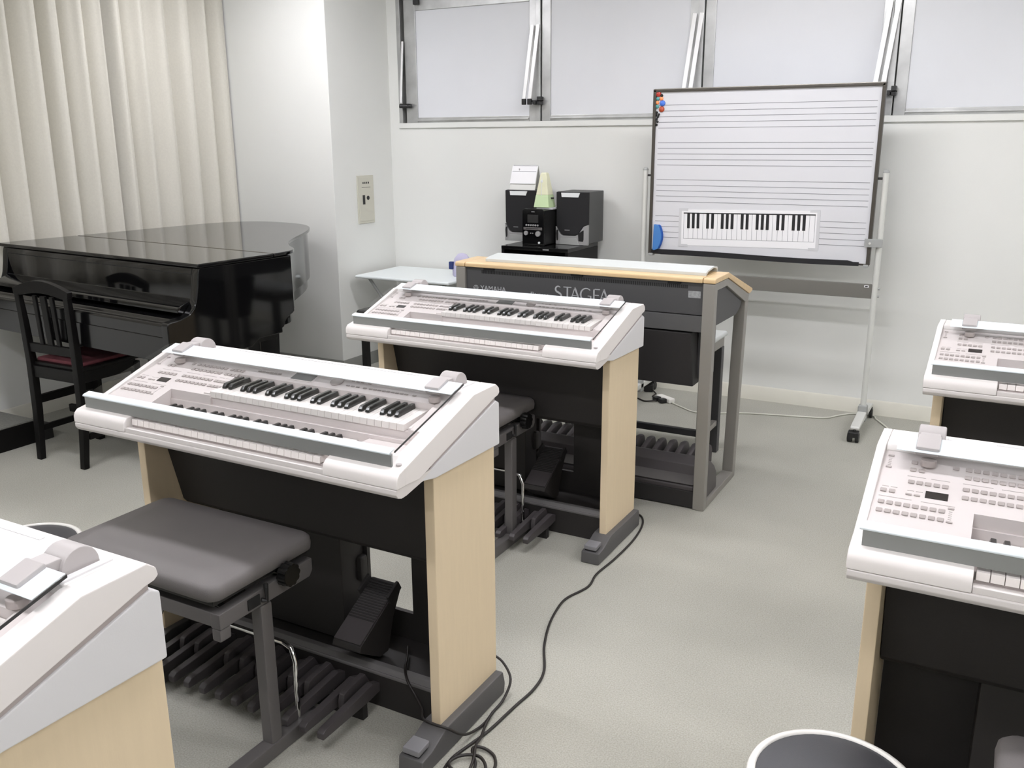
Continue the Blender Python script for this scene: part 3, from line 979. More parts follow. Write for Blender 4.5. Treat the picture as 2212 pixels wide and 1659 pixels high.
    def arc(cx_, cz_, rx, rz_, a0, a1, n_=12):
        return [(cx_ + rx * math.cos(math.radians(a0 + (a1 - a0) * k / n_)), cz_ + rz_ * math.sin(math.radians(a0 + (a1 - a0) * k / n_))) for k in range(n_ + 1)]
    def taper(n_, a, b, c_):
        return [a + (b - a) * (k / (n_ / 2)) if k < n_ / 2 else b + (c_ - b) * ((k - n_ / 2) / (n_ / 2)) for k in range(n_ + 1)]
    S = arc(0.29, 0.76, 0.22, 0.22, 40, 235, 12) + arc(0.29, 0.24, 0.26, 0.25, 62, -140, 12)
    G = arc(0.5, 0.5, 0.46, 0.48, 48, 318, 20)
    glyph = {
        'S': ([(S, [0.06 + 0.08 * math.sin(math.pi * k / (len(S) - 1)) for k in range(len(S))])], 0.60),
        'T': ([([(0.02, 0.96), (0.68, 0.96)], 0.07), ([(0.35, 0.0), (0.35, 0.95)], 0.12)], 0.70),
        'A': ([([(0.02, 0.0), (0.36, 1.0)], 0.07), ([(0.34, 1.0), (0.74, 0.0)], 0.125), ([(0.17, 0.36), (0.58, 0.36)], 0.06)], 0.76),
        'G': ([(G, taper(20, 0.06, 0.13, 0.06)), ([(0.86, 0.42), (0.86, 0.08)], 0.11), ([(0.62, 0.42), (0.9, 0.42)], 0.06)], 1.0),
        'E': ([([(0.1, 0.0), (0.1, 1.0)], 0.12), ([(0.06, 0.965), (0.58, 0.965)], 0.07), ([(0.1, 0.52), (0.5, 0.52)], 0.06), ([(0.06, 0.035), (0.6, 0.035)], 0.07)], 0.64)}
    lt = MB()
    x = -1.7405
    sc = 0.058
    starts = {0: -1.741, 1: -1.700, 2: -1.664, 3: -1.618, 4: -1.559, 5: -1.527}
    for k, ch in enumerate('STAGEA'):
        letters(lt, glyph[ch][0], starts[k] - cx, 0.8675, sc)
    o = lt.build('maker_lettering', M['letter'], rp)
    o.location = (0, 0.0118, 0)
    put('maker_lettering', text_mesh('YAMAHA', 0.034, M['letter']), rp, (-2.122 - cx, 0.0115, 0.8775), (math.radians(90), 0, 0)).scale = (0.96, 1, 1)
    put('maker_lettering', text_mesh('Electone', 0.026, M['letter']), rp, (-1.862 - cx, 0.0115, 0.872), (math.radians(90), 0, 0))
    em = MB()
    for k in range(24):
        a, b = 2 * math.pi * k / 24, 2 * math.pi * (k + 1) / 24
        q = [(0.0125 * math.cos(a), 0.0125 * math.sin(a)), (0.0125 * math.cos(b), 0.0125 * math.sin(b)),
             (0.0103 * math.cos(b), 0.0103 * math.sin(b)), (0.0103 * math.cos(a), 0.0103 * math.sin(a))]
        em._prism([(x_, -0.0008, z_) for x_, z_ in q], [(x_, 0, z_) for x_, z_ in q])
    for k in range(3):
        a = math.pi / 2 + k * 2 * math.pi / 3
        dx, dz = math.cos(a), math.sin(a)
        nx, nz = -dz, dx
        for off in (-0.0022, 0.0022):
            q = [(nx * (off + w) + dx * r, nz * (off + w) + dz * r) for w, r in ((-0.0008, 0.002), (0.0008, 0.002), (0.0008, 0.0118), (-0.0008, 0.0118))]
            em._prism([(x_, -0.0008, z_) for x_, z_ in q], [(x_, 0, z_) for x_, z_ in q])
    o = em.build('maker_emblem', M['letter'], rp)
    o.location = (-2.146 - cx, 0.0118, 0.889)
    return t


make_els()

# bench behind the dark organ
t = thing('organ_bench', 'pale grey wide bench on dark legs behind the lettered dark organ', 'bench', (-1.56, 4.235, 0))
MB().box(-0.378, 0.378, -0.165, 0.165, 0.598, 0.624).build('seat', M['els_lid'], t, bevel=0.011, segs=3)
MB().box(-0.366, 0.366, -0.150, 0.150, 0.55, 0.599).build('apron', M['silver_leg'], t, bevel=0.004)
for sx in (-1, 1):
    for sy in (-1, 1):
        MB().box(sx * 0.35 - 0.02, sx * 0.35 + 0.02, sy * 0.12 - 0.022, sy * 0.12 + 0.022, 0.0, 0.551).build('leg', M['els_dark'], t, bevel=0.003)
    MB().box(sx * 0.35 - 0.014, sx * 0.35 + 0.014, -0.10, 0.10, 0.145, 0.172).build('stretcher', M['silver_leg'], t, bevel=0.003)
MB().box(-0.336, 0.336, -0.125, -0.098, 0.143, 0.175).build('stretcher', M['els_dark'], t, bevel=0.003)

# ------------------------------------------------------------------ grand piano
PA = math.atan2(-0.1468, 1.6246)           # piano turned about 5 degrees
t = thing('grand_piano', 'glossy black grand piano with its lid closed, in front of the curtain', 'piano', (-3.108, 2.812, 0), PA)
# local frame: x to the right (bass side is negative), y to the tail
outl = [(0.0, 0.02), (-0.008, 0.25), (-0.012, 0.45), (-0.035, 0.575), (-0.10, 0.66), (-0.21, 0.735), (-0.33, 0.84), (-0.47, 1.01), (-0.62, 1.22), (-0.77, 1.41),
        (-0.93, 1.56), (-1.10, 1.642), (-1.30, 1.662), (-1.47, 1.63), (-1.59, 1.52), (-1.645, 1.36), (-1.655, 1.15), (-1.655, 0.80), (-1.655, 0.44), (-1.655, 0.02)]
crv = [(p.x, p.y) for p in catmull([(a, b, 0) for a, b in outl], 5)]


def inset(P, d):
    n = len(P)
    out = []
    for i in range(n):
        a = Vector((*P[i - 1], 0)) if i else Vector((*P[0], 0)) - Vector((0, 0.1, 0))
        c = Vector((*P[i + 1], 0)) if i < n - 1 else Vector((*P[-1], 0)) + Vector((0, -0.1, 0))
        tg = (c - a).normalized()
        nn = Vector((-tg.y, tg.x, 0))
        q = Vector((*P[i], 0)) + nn * d
        out.append((q.x, q.y))
    return out


HV = 0.447
main = [p for p in crv if p[1] > HV + 0.003]
main = [(-0.0115, HV + 0.003)] + main + [(-1.655, HV + 0.003)]
MB().pz(main, 1.012, 1.030).build('lid', M['piano'], t, bevel=0.005, segs=3)
MB().pz([(0.003, 0.0), (-0.008, HV - 0.003), (-1.655, HV - 0.003), (-1.658, 0.0)], 1.012, 1.030).build('front_lid', M['piano'], t, bevel=0.005, segs=3)
MB().box(-1.62, -0.06, HV - 0.004, HV + 0.004, 1.0285, 1.0312).build('lid_hinge', M['hinge_brass'], t, bevel=0.001)
rim = inset(crv, 0.016)
rim = [p for p in rim if p[1] > 0.30]
MB().pz(rim, 0.732, 1.010).build('rim', M['piano'], t, bevel=0.002)
rim2 = inset(crv, 0.035)
rim2 = [p for p in rim2 if p[1] > 0.42]
MB().pz(rim2, 0.665, 0.733).build('rim_base', M['piano_satin'], t, bevel=0.004)
# cheeks with curved arms on both sides
chk = [(0.02, 1.010), (0.56, 1.010), (0.56, 0.735), (0.545, 0.725), (0.515, 0.712), (0.495, 0.69), (0.487, 0.668), (0.475, 0.664), (0.475, 0.640), (0.33, 0.637),
       (0.28, 0.605), (-0.16, 0.605), (-0.168, 0.62), (-0.168, 0.775), (-0.165, 0.788), (-0.15, 0.793), (-0.10, 0.797), (-0.05, 0.812), (-0.022, 0.838), (-0.012, 0.862),
       (-0.006, 0.88), (0.004, 0.93), (0.012, 0.985)]
MB().px(chk, -0.062, -0.016).build('cheek', M['piano'], t, bevel=0.005, segs=3)
MB().px(chk, -1.642, -1.596).build('cheek', M['piano'], t, bevel=0.005, segs=3)
# fallboard, key slip, keybed
MB().px([(0.02, 1.008), (0.012, 0.985), (0.012, 0.868), (-0.03, 0.858), (-0.062, 0.846), (-0.076, 0.838), (-0.078, 0.818), (-0.06, 0.81), (0.05, 0.81), (0.05, 1.008)],
        -1.596, -0.062).build('fallboard', M['piano'], t, bevel=0.003)
MB().box(-1.59, -0.068, 0.0105, 0.014, 0.978, 0.981).build('fallboard_groove', M['slot'], t)
MB().px([(-0.155, 0.772), (-0.15, 0.782), (-0.13, 0.785), (-0.12, 0.80), (0.0, 0.80), (0.0, 0.72), (-0.155, 0.72)], -1.596, -0.062) \
    .build('key_slip', M['piano_satin'], t, bevel=0.004)
MB().box(-1.60, -0.058, -0.158, 0.48, 0.608, 0.722).build('keybed', M['piano_satin'], t, bevel=0.004)
MB().box(-1.59, -0.07, 0.05, 0.42, 0.72, 1.0).build('action_case', M['piano_satin'], t)


def pleg(x, y, ztop):
    lg = MB()
    rings = []
    for z, w in ((ztop, 0.052), (ztop - 0.05, 0.052), (ztop - 0.10, 0.047), (0.12, 0.036), (0.10, 0.042), (0.075, 0.042)):
        rings.append([(x - w, y - w, z), (x + w, y - w, z), (x + w, y + w, z), (x - w, y + w, z)])
    lg.loft(rings[::-1])
    o = lg.build('leg', M['piano_satin'], t, bevel=0.005)
    MB().cyl((x - 0.018, y, 0.032), (x + 0.018, y, 0.032), 0.032, n=20).cyl((x, y, 0.04), (x, y, 0.08), 0.018).build('caster', M['brass'], o, bevel=0.003)


pleg(-0.125, 0.43, 0.645)
pleg(-1.54, 0.36, 0.608)
pleg(-1.20, 1.42, 0.665)
# pedal lyre
MB().box(-0.98, -0.94, 0.36, 0.40, 0.14, 0.61).box(-0.80, -0.76, 0.36, 0.40, 0.14, 0.61).build('lyre_post', M['piano_satin'], t, bevel=0.006)
MB().box(-1.02, -0.72, 0.33, 0.44, 0.07, 0.15).build('lyre_box', M['piano_satin'], t, bevel=0.006)
for k in range(3):
    x = -0.95 + 0.08 * k
    MB().px([(0.33, 0.085), (0.22, 0.065), (0.19, 0.058), (0.185, 0.066), (0.22, 0.076), (0.33, 0.097)], x - 0.014, x + 0.014).build('piano_pedal', M['brass'], t, bevel=0.003)

# ------------------------------------------------------------------ chair at the piano
t = thing('chair', 'black wooden chair with slatted back and red seat at the piano', 'chair', (-4.015, 2.68, 0), 0.02)
W2 = 0.17
for s in (-1, 1):
    MB().loft([[(s * (W2 - 0.008) + dx, dy - 0.018, 0.0) for dx, dy in ((-0.017, -0.015), (0.017, -0.015), (0.017, 0.015), (-0.017, 0.015))],
               [(s * W2 + dx, dy + 0.004, 0.25) for dx, dy in ((-0.019, -0.018), (0.019, -0.018), (0.019, 0.018), (-0.019, 0.018))],
               [(s * W2 + dx, dy + 0.010, 0.50) for dx, dy in ((-0.019, -0.019), (0.019, -0.019), (0.019, 0.019), (-0.019, 0.019))],
               [(s * (W2 + 0.004) + dx, dy + 0.004, 0.70) for dx, dy in ((-0.018, -0.016), (0.018, -0.016), (0.018, 0.016), (-0.018, 0.016))],
               [(s * (W2 + 0.008) + dx, dy - 0.004, 0.86) for dx, dy in ((-0.017, -0.012), (0.017, -0.012), (0.017, 0.012), (-0.017, 0.012))]]) \
        .build('rear_leg', M['chair_black'], t, bevel=0.004)
    MB().box(s * W2 - 0.018, s * W2 + 0.018, 0.32, 0.356, 0.0, 0.47).build('front_leg', M['chair_black'], t, bevel=0.004)
    MB().box(s * W2 - 0.010, s * W2 + 0.010, 0.02, 0.33, 0.14, 0.17).build('side_stretcher', M['chair_black'], t, bevel=0.003)
    MB().box(s * W2 - 0.012, s * W2 + 0.012, 0.02, 0.33, 0.425, 0.485).build('side_rail', M['chair_black'], t, bevel=0.003)
    MB().box(s * W2 - 0.014, s * W2 + 0.014, 0.02, 0.33, 0.285, 0.325).build('side_bar', M['chair_black'], t, bevel=0.003)
cr = [(-0.196, 0.842), (-0.20, 0.87)] + [(-0.20 + 0.4 * k / 14, 0.872 + 0.043 * math.sin(math.pi * k / 14)) for k in range(15)] + [(0.20, 0.87), (0.196, 0.842)] \
    + [(0.15 - 0.3 * k / 10, 0.838 + 0.018 * math.sin(math.pi * k / 10)) for k in range(11)]
MB().py(cr, -0.016, 0.012).build('crest_rail', M['chair_black'], t, bevel=0.004)
for k, x in enumerate((-0.062, 0.0, 0.062)):
    MB().px([(-0.007, 0.84), (0.006, 0.84), (0.016, 0.58), (0.003, 0.58)], x - (0.02 if k == 1 else 0.013), x + (0.02 if k == 1 else 0.013)) \
        .build('back_slat', M['chair_black'], t, bevel=0.003)
MB().box(-0.16, 0.16, -0.002, 0.02, 0.555, 0.60).build('back_rail', M['chair_black'], t, bevel=0.003)
MB().box(-0.16, 0.16, 0.0, 0.018, 0.425, 0.485).build('rear_rail', M['chair_black'], t, bevel=0.003)
MB().box(-0.16, 0.16, 0.335, 0.352, 0.425, 0.485).build('front_rail', M['chair_black'], t, bevel=0.003)
MB().box(-0.16, 0.16, 0.17, 0.19, 0.20, 0.24).build('cross_stretcher', M['chair_black'], t, bevel=0.003)
st_ = MB().box(-0.192, 0.192, 0.012, 0.372, 0.484, 0.504).build('seat_frame', M['chair_black'], t, bevel=0.005)
MB().box(-0.165, 0.165, 0.035, 0.35, 0.500, 0.520).build('seat_cushion', M['chair_red'], t, bevel=0.008, segs=3)

# low platform at the piano
t = thing('footrest_platform', 'low black platform with grey carpeted top on the floor under the piano', 'platform', (-4.62, 2.60, 0))
MB().box(-0.19, 0.182, -0.42, 0.225, 0.0, 0.118).build('box', M['chair_black'], t, bevel=0.003)
MB().box(-0.186, 0.178, -0.416, 0.221, 0.118, 0.128).build('carpet_top', M['carpet_grey'], t, bevel=0.003)
MB().box(0.06, 0.19, 0.227, 0.31, 0.0, 0.085).build('end_block', M['black_plastic'], t, bevel=0.006)
MB().lathe([(0, 0), (0.012, 0), (0.012, 0.03), (0, 0.03)], (0.16, 0.262, 0.085), 14).build('end_knob', M['black_plastic'], t, bevel=0.002)


# ------------------------------------------------------------------ curtains on the left wall
def curtain(y0, y1, seed, label):
    rnd = random.Random(seed)
    n = int((y1 - y0) / 0.008)
    # pleat positions with uneven spacing
    edges = [0.0]
    while edges[-1] < 1.0:
        edges.append(edges[-1] + (0.105 + 0.10 * rnd.random()) / (y1 - y0))
    ph = [rnd.random() for _ in edges]
    amp = [0.68 + 0.32 * rnd.random() for _ in edges]
    zs = [2.60, 2.5, 2.38, 2.2, 2.0, 1.8, 1.6, 1.4, 1.2, 1.0, 0.86, 0.74]
    vs, fs = [], []
    for zi, z in enumerate(zs):
        dn = zi / (len(zs) - 1)
        for i in range(n + 1):
            u = i / n
            k = 0
            while k < len(edges) - 2 and u >= edges[k + 1]:
                k += 1
            f = (u - edges[k]) / (edges[k + 1] - edges[k])
            a = amp[k]
            pk = 0.78 + 0.08 * (ph[k] - 0.5)
            r_ = f / pk if f < pk else 1 - (f - pk) / (1 - pk)
            x = r_ ** 1.3 * (1 - 0.35 * r_ ** 6) / 0.65 * a * 0.9
            x += 0.22 * (1 - dn) * 0.5 * (1 - math.cos(4 * math.pi * (f + ph[k]))) * (1 - abs(2 * f - 1))
            x *= 0.122
            sway = 0.012 * dn * math.sin(6 * u * 3.1 + seed)
            vs.append((x + 0.006 * dn * math.sin(9 * u + seed), y0 + (y1 - y0) * u + sway * math.sin(math.pi * u), z))
    for zi in range(len(zs) - 1):
        for i in range(n):
            a = zi * (n + 1) + i
            fs.append((a, a + 1, a + n + 2, a + n + 1))
    mbc = MB()
    ym = (y0 + y1) / 2
    mbc.add([(x, y - ym, z - 2.6) for x, y, z in vs], fs)
    t_ = thing('curtain', label, 'curtain', (-4.882, ym, 2.6))
    o = mbc.build('cloth', M['curtain'], t_, angle=180)
    sm = o.modifiers.new('thickness', 'SOLIDIFY')
    sm.thickness = 0.0025
    sm.offset = 0
    hm = MB()
    hm.add([(x + 0.003, y - ym, z - 2.6) for x, y, z in vs if z < 0.80] , [])
    return t_


curtain(1.10, 3.80, 3, 'cream pleated curtain reaching toward the piano keyboard end')
curtain(3.795, 4.742, 11, 'cream pleated curtain hanging next to the white column')
t = thing('curtain_rail', 'white curtain rail on the wall above the cream curtains', 'curtain rail', (-4.862, 2.95, 2.62))
MB().box(-0.012, 0.04, -1.9, 1.80, -0.012, 0.016).build('rail', M['white_pl'], t, bevel=0.003)
for k in range(6):
    MB().box(-0.030, 0.0, -1.8 + 0.70 * k, -1.77 + 0.70 * k, -0.01, 0.03).build('bracket', M['white_pl'], t)

# ------------------------------------------------------------------ alarm plate on the column side
t = thing('wall_plate', 'beige metal intercom plate on the side of the white column', 'wall plate', (XC, 5.078, 1.157))
MB().box(0.0, 0.010, -0.088, 0.088, -0.161, 0.161).build('frame', M['beige_plate'], t, bevel=0.003)
MB().box(0.009, 0.0125, -0.076, 0.076, -0.145, 0.147).build('cover', M['beige_plate'], t, bevel=0.0015)
MB().box(0.0125, 0.0145, -0.042, -0.018, -0.032, 0.030).build('slot_switch', M['dark_metal'], t)
MB().cyl((0.012, 0.016, 0.010), (0.016, 0.016, 0.010), 0.014, n=20).build('lock', M['dark_metal'], t)
pm = MB()
for k in range(4):
    pm.box(0.0125, 0.0131, -0.037 + 0.020 * k, -0.026 + 0.020 * k, 0.105, 0.117)
pm.box(0.0125, 0.0130, -0.048, 0.048, 0.080, 0.0825)
pm.build('printed_marks', M['dark_metal'], t)

# ------------------------------------------------------------------ whiteboard on its stand
BX0, BX1, BZ0, BZ1, BY = -1.866, -0.639, 0.898, 1.816, 5.08
t = thing('whiteboard', 'white music-staff whiteboard on a wheeled stand by the wall', 'whiteboard', (-1.2525, 5.10, 0))
ox = -1.2525
def bxl(x): return x - ox
MB().box(bxl(BX0) + 0.006, bxl(BX1) - 0.006, -0.014, 0.006, BZ0 + 0.006, BZ1 - 0.008).build('board', M['board'], t)
for a, b in ((BX0, BX0 + 0.018), (BX1 - 0.018, BX1)):
    MB().box(bxl(a), bxl(b), -0.024, 0.012, BZ0, BZ1).build('frame_side', M['bronze'], t, bevel=0.003)
MB().box(bxl(BX0) + 0.004, bxl(BX1) - 0.004, -0.024, 0.012, BZ1 - 0.016, BZ1 - 0.004).build('frame_top', M['bronze'], t, bevel=0.002)
MB().box(bxl(BX0) + 0.004, bxl(BX1) - 0.004, -0.023, 0.012, BZ1 - 0.004, BZ1 + 0.003).build('frame_cap', M['bronze_top'], t, bevel=0.003)
MB().box(bxl(BX0) + 0.01, bxl(BX1) - 0.01, -0.016, 0.012, BZ0 - 0.002, BZ0 + 0.008).build('frame_bottom', M['bronze'], t, bevel=0.002)
# black edge strip that sags along the lower edge
N_ = 40
top_, bot_ = [], []
for k in range(N_ + 1):
    f = k / N_
    x = bxl(BX0) + 0.022 + (BX1 - BX0 - 0.075) * f
    dz = 0.006 * math.sin(5.5 * f + 0.6)
    top_.append((x, BZ0 + 0.024 + dz * 0.8 - 0.008 * (f > 0.96)))
    bot_.append((x, BZ0 - 0.004 + dz * 0.6 + 0.008 * (f < 0.03)))
MB().py(top_ + bot_[::-1], -0.026, -0.015).build('edge_strip', M['ink'], t)
for x in (BX0 + 0.004, BX1 - 0.03):
    MB().box(bxl(x), bxl(x) + 0.026, -0.027, 0.012, BZ0 - 0.012, BZ0 + 0.004).build('corner_cap', M['stand_grey'], t, bevel=0.004)
stf = MB()
for z in (1.7301, 1.6984, 1.6681, 1.6376, 1.6063, 1.5256, 1.4953, 1.4643, 1.4338, 1.4032, 1.3227, 1.2911, 1.2607, 1.2302, 1.2003,
          1.1181, 1.0878, 1.0575, 1.0264, 0.9958):
    stf.box(bxl(-1.832), bxl(-0.674), -0.0146, -0.0138, z - 0.0014, z + 0.0014)
stf.build('staff_lines', M['staff'], t)
for i, x in enumerate((-1.905, -0.602)):
    MB().tube([(bxl(x), 0, 0.06), (bxl(x), 0, 1.375)], 0.0155, 16).build('post', M['stand'], t, angle=60)
    MB().lathe([(0.0165, 0.0), (0.0165, 0.006), (0.011, 0.014), (0.0, 0.017)], (bxl(x), 0, 1.373), 18).build('post_cap', M['stand_grey'], t, angle=60)
    sgn = 1 if i == 0 else -1
    MB().cyl((bxl(x) + sgn * 0.01, 0.0, 1.345), (bxl(x) + sgn * 0.05, 0.0, 1.345), 0.006).build('pivot_pin', M['dark_metal'], t)
    MB().box(bxl(x) - 0.024, bxl(x) + 0.024, -0.026, 0.026, 0.045, 0.135).build('post_socket', M['stand_grey'], t, bevel=0.008)
    fb = MB().px([(-0.26, 0.066), (-0.255, 0.082), (-0.05, 0.102), (0.05, 0.102), (0.255, 0.082), (0.26, 0.066), (0.05, 0.066), (-0.05, 0.066)],
                 bxl(x) - 0.024, bxl(x) + 0.024).build('foot_bar', M['stand'], t, bevel=0.007)
    for y in (-0.262, 0.235):
        cs = MB()
        cs.cyl((bxl(x) - 0.02 - 0.012, y, 0.026), (bxl(x) - 0.02 + 0.012, y, 0.026), 0.026, n=20)
        cs.cyl((bxl(x) + 0.008, y, 0.026), (bxl(x) + 0.026, y, 0.026), 0.026, n=20)
        cs.px([(y - 0.026, 0.028), (y - 0.024, 0.056), (y + 0.012, 0.062), (y + 0.02, 0.036)], bxl(x) - 0.03, bxl(x) + 0.024)
        cs.cyl((bxl(x), y, 0.05), (bxl(x), y, 0.068), 0.008)
        cs.build('caster', M['black_plastic'], t, bevel=0.003)
cb = MB().box(bxl(-1.905) + 0.01, bxl(-0.602) - 0.012, -0.009, 0.009, 0.722, 0.798).build('crossbar', M['bar_grey'], t, bevel=0.003)
MB().box(bxl(-0.655), bxl(-0.632), -0.0105, -0.008, 0.780, 0.792).build('bar_label', M['paper'], cb)
MB().box(bxl(-0.65), bxl(-0.637), -0.0112, -0.0102, 0.783, 0.789).build('bar_label_mark', M['dark_metal'], cb)
for z in (0.735, 0.775):
    MB().cyl((bxl(-0.585), 0, z), (bxl(-0.578), 0, z), 0.006).build('bolt', M['stand_grey'], cb)
MB().box(bxl(-0.672), bxl(-0.583), -0.032, -0.026, 0.995, 1.038).build('clamp', M['stand_grey'], t, bevel=0.002)
MB().cyl((bxl(-0.645), -0.036, 1.015), (bxl(-0.645), -0.031, 1.015), 0.006).build('clamp_screw', M['stand'], t)

# magnets on the board
mags = [('large red', (-1.8375, 1.7905), 0.0155, (188, 62, 52), 1), ('small black', (-1.8180, 1.7818), 0.0085, (20, 20, 20), 0),
        ('teal', (-1.8400, 1.7655), 0.0105, (86, 160, 160), 2), ('orange', (-1.8190, 1.7655), 0.0110, (250, 150, 96), 3),
        ('orange', (-1.8425, 1.7442), 0.0105, (250, 150, 96), 3), ('large blue', (-1.8120, 1.7400), 0.0165, (70, 118, 214), 1),
        ('teal', (-1.8424, 1.7235), 0.0105, (86, 160, 160), 2), ('large brown', (-1.8158, 1.7083), 0.0160, (178, 78, 48), 1)]
for c_ in ((-1.8439, 1.6915), (-1.8315, 1.6805), (-1.8476, 1.6773), (-1.8368, 1.6676), (-1.8433, 1.6560), (-1.8385, 1.6416), (-1.8428, 1.6238)):
    mags.append(('small black', c_, 0.0070, (20, 20, 20), 0))
mm = {}
for nm, (x, z), r, c_, g_ in mags:
    if c_ not in mm:
        mm[c_] = mat('magnet_' + nm.replace(' ', '_'), srgb(*c_), 0.3)
    m_ = MB()
    m_.m = Matrix.Rotation(math.radians(90), 4, 'X')
    m_.lathe([(0, 0), (r, 0), (r, 0.004), (r * 0.75, 0.008), (0.0, 0.0095)], n=20)
    o = m_.build('magnet', mm[c_], None, angle=50)
    o.location = (x, 5.0858, z)
    if nm.startswith('large'):
        tag(o, '%s round magnet at the corner of the whiteboard' % nm, 'magnet')
    else:
        tag(o, {'small black': 'small black round magnet in the cluster on the whiteboard', 'teal': 'teal round magnet in the cluster on the whiteboard',
                'orange': 'pale orange round magnet in the cluster on the whiteboard'}[nm], 'magnet', None, None)
        o['group'] = {'small black': 'small black magnets on the whiteboard', 'teal': 'teal magnets on the whiteboard', 'orange': 'orange magnets on the whiteboard'}[nm]

# eraser
t = thing('board_eraser', 'blue curved whiteboard eraser stuck low on the board edge', 'eraser', (-1.8305, 5.0858, 0.995))
ep_ = [(0.0, 0.074), (0.022, 0.072)] + [(0.022 + 0.026 * math.sin(math.pi * (0.12 + 0.80 * k / 10)), 0.066 - 0.132 * k / 10) for k in range(11)] + [(0.006, -0.076), (-0.004, -0.072)]
MB().py(ep_, -0.026, -0.004).build('body', M['blue_er'], t, bevel=0.003)
MB().py([(x + 0.004, z) for x, z in ep_ if x > 0.02] + [(0.036, -0.02), (0.034, 0.03)], -0.022, 0.0).build('felt', M['blue_felt'], t)

# printed keyboard sheet taped on the board
t = thing('keyboard_sheet', 'printed piano keyboard paper sheet taped to the whiteboard', 'paper sheet', (-1.297, 5.0858, 1.063), 0.0)
t.rotation_euler = (0, -0.018, 0)
SWd, SHt = 0.383, 0.1015
MB().box(-SWd, SWd, -0.0012, 0.0, -SHt, SHt).build('sheet', M['paper'], t)
kx0, kx1, kz0, kz1 = -SWd + 0.022, SWd - 0.018, -0.062, 0.078
kw = (kx1 - kx0) / 26
whites = 'FGABCDE'
wm = MB().box(-kw / 2 + 0.001, kw / 2 - 0.001, -0.0018, -0.0010, kz0, kz1).mesh('printed_white_key', M['paper'])
bm_ = MB().box(-kw * 0.29, kw * 0.29, -0.0024, -0.0010, kz1 - 0.082, kz1).mesh('printed_black_key', M['ink'])
MB().box(kx0 - 0.001, kx1 + 0.001, -0.0014, -0.0010, kz0 - 0.002, kz1).build('printed_lines', M['staff'], t)
for i in range(26):
    put('printed_white_key', wm, t, (kx0 + kw * (i + 0.5), 0, 0))
    if i < 25 and whites[i % 7] in 'FGACD':
        put('printed_black_key', bm_, t, (kx0 + kw * (i + 1), 0, 0))
MB().box(kx0 - 0.002, kx1 + 0.002, -0.0024, -0.0010, kz1, kz1 + 0.006).build('printed_top_bar', M['ink'], t)
for sx in (-1, 1):
    tp = MB()
    tp.box(sx * SWd - 0.008, sx * SWd + 0.008, -0.0020, 0.0, -SHt - 0.003, SHt + 0.003)
    for sz in (-1, 1):
        tp.box(sx * (SWd - 0.02) - 0.026, sx * (SWd - 0.02) + 0.026, -0.0019, 0.0, sz * SHt - 0.008, sz * SHt + 0.006)
    tp.build('tape', M['tape'], t)

# ------------------------------------------------------------------ audio corner: cabinet, stereo, speakers, metronome, calendar
t = thing('media_cabinet', 'black open media cabinet carrying the small stereo', 'cabinet', (-2.53, 5.13, 0))
MB().box(-0.227, 0.227, -0.23, 0.22, 0.895, 0.918).build('top', M['piano_satin'], t, bevel=0.003)
for s in (-1, 1):
    MB().box(s * 0.217 - 0.01, s * 0.217 + 0.01, -0.228, 0.218, 0.0, 0.895).build('side', M['chair_black'], t, bevel=0.002)
MB().box(-0.207, 0.207, 0.20, 0.214, 0.02, 0.895).build('back', M['slot'], t)
for z in (0.06, 0.34, 0.62):
    MB().box(-0.207, 0.207, -0.22, 0.20, z, z + 0.018).build('shelf', M['chair_black'], t)
MB().box(0.06, 0.10, -0.2305, -0.229, 0.903, 0.909).build('badge', M['spk_silver'], t)

def speaker(loc, label, rz):
    s = thing('loudspeaker', label, 'loudspeaker', loc, rz)
    w = 0.109
    MB().box(-w, w, 0.012, 0.23, 0.008, 0.32).build('enclosure', M['spk_side'], s, bevel=0.004)
    g = [(-w, 0.318), (w, 0.318), (w, 0.128), (w - 0.03, 0.118), (w - 0.07, 0.066), (w - 0.09, 0.058), (-w + 0.05, 0.058), (-w + 0.035, 0.066), (-w + 0.002, 0.118)]
    MB().py(g, 0.0, 0.014).build('grille', M['spk_black'], s, bevel=0.003)
    b = [(-w, 0.112), (-w + 0.03, 0.063), (-w + 0.045, 0.054), (w - 0.088, 0.054), (w - 0.066, 0.063), (w - 0.03, 0.113), (w, 0.124), (w, 0.0), (-w, 0.0)]
    MB().py(b, -0.006, 0.014).build('lower_fascia', M['spk_silver'], s, bevel=0.003)
    MB().py([(-w + 0.022, 0.0), (-w + 0.034, 0.04), (w - 0.075, 0.04), (w - 0.06, 0.0)], -0.009, -0.004).build('fascia_block', M['stand_grey'], s, bevel=0.002)
    for xx in ((w - 0.066, w - 0.028), (-w + 0.003, -w + 0.018)):
        a, c = xx
        MB().py([(a + 0.004, 0.024), (c - 0.004, 0.022), (c, 0.034), (c, 0.092), (c - 0.012, 0.086), (a, 0.068)], -0.0075, -0.004).build('port', M['slot'], s, bevel=0.001)
    MB().py([(-w + 0.034, 0.314), (w - 0.058, 0.314), (w - 0.069, 0.287), (-w + 0.038, 0.287)], -0.004, 0.002).build('name_plate', M['spk_plate'], s, bevel=0.001)
    MB().box(-0.05, -0.016, -0.001, 0.001, 0.086, 0.090).build('badge', M['spk_silver'], s)
    return s


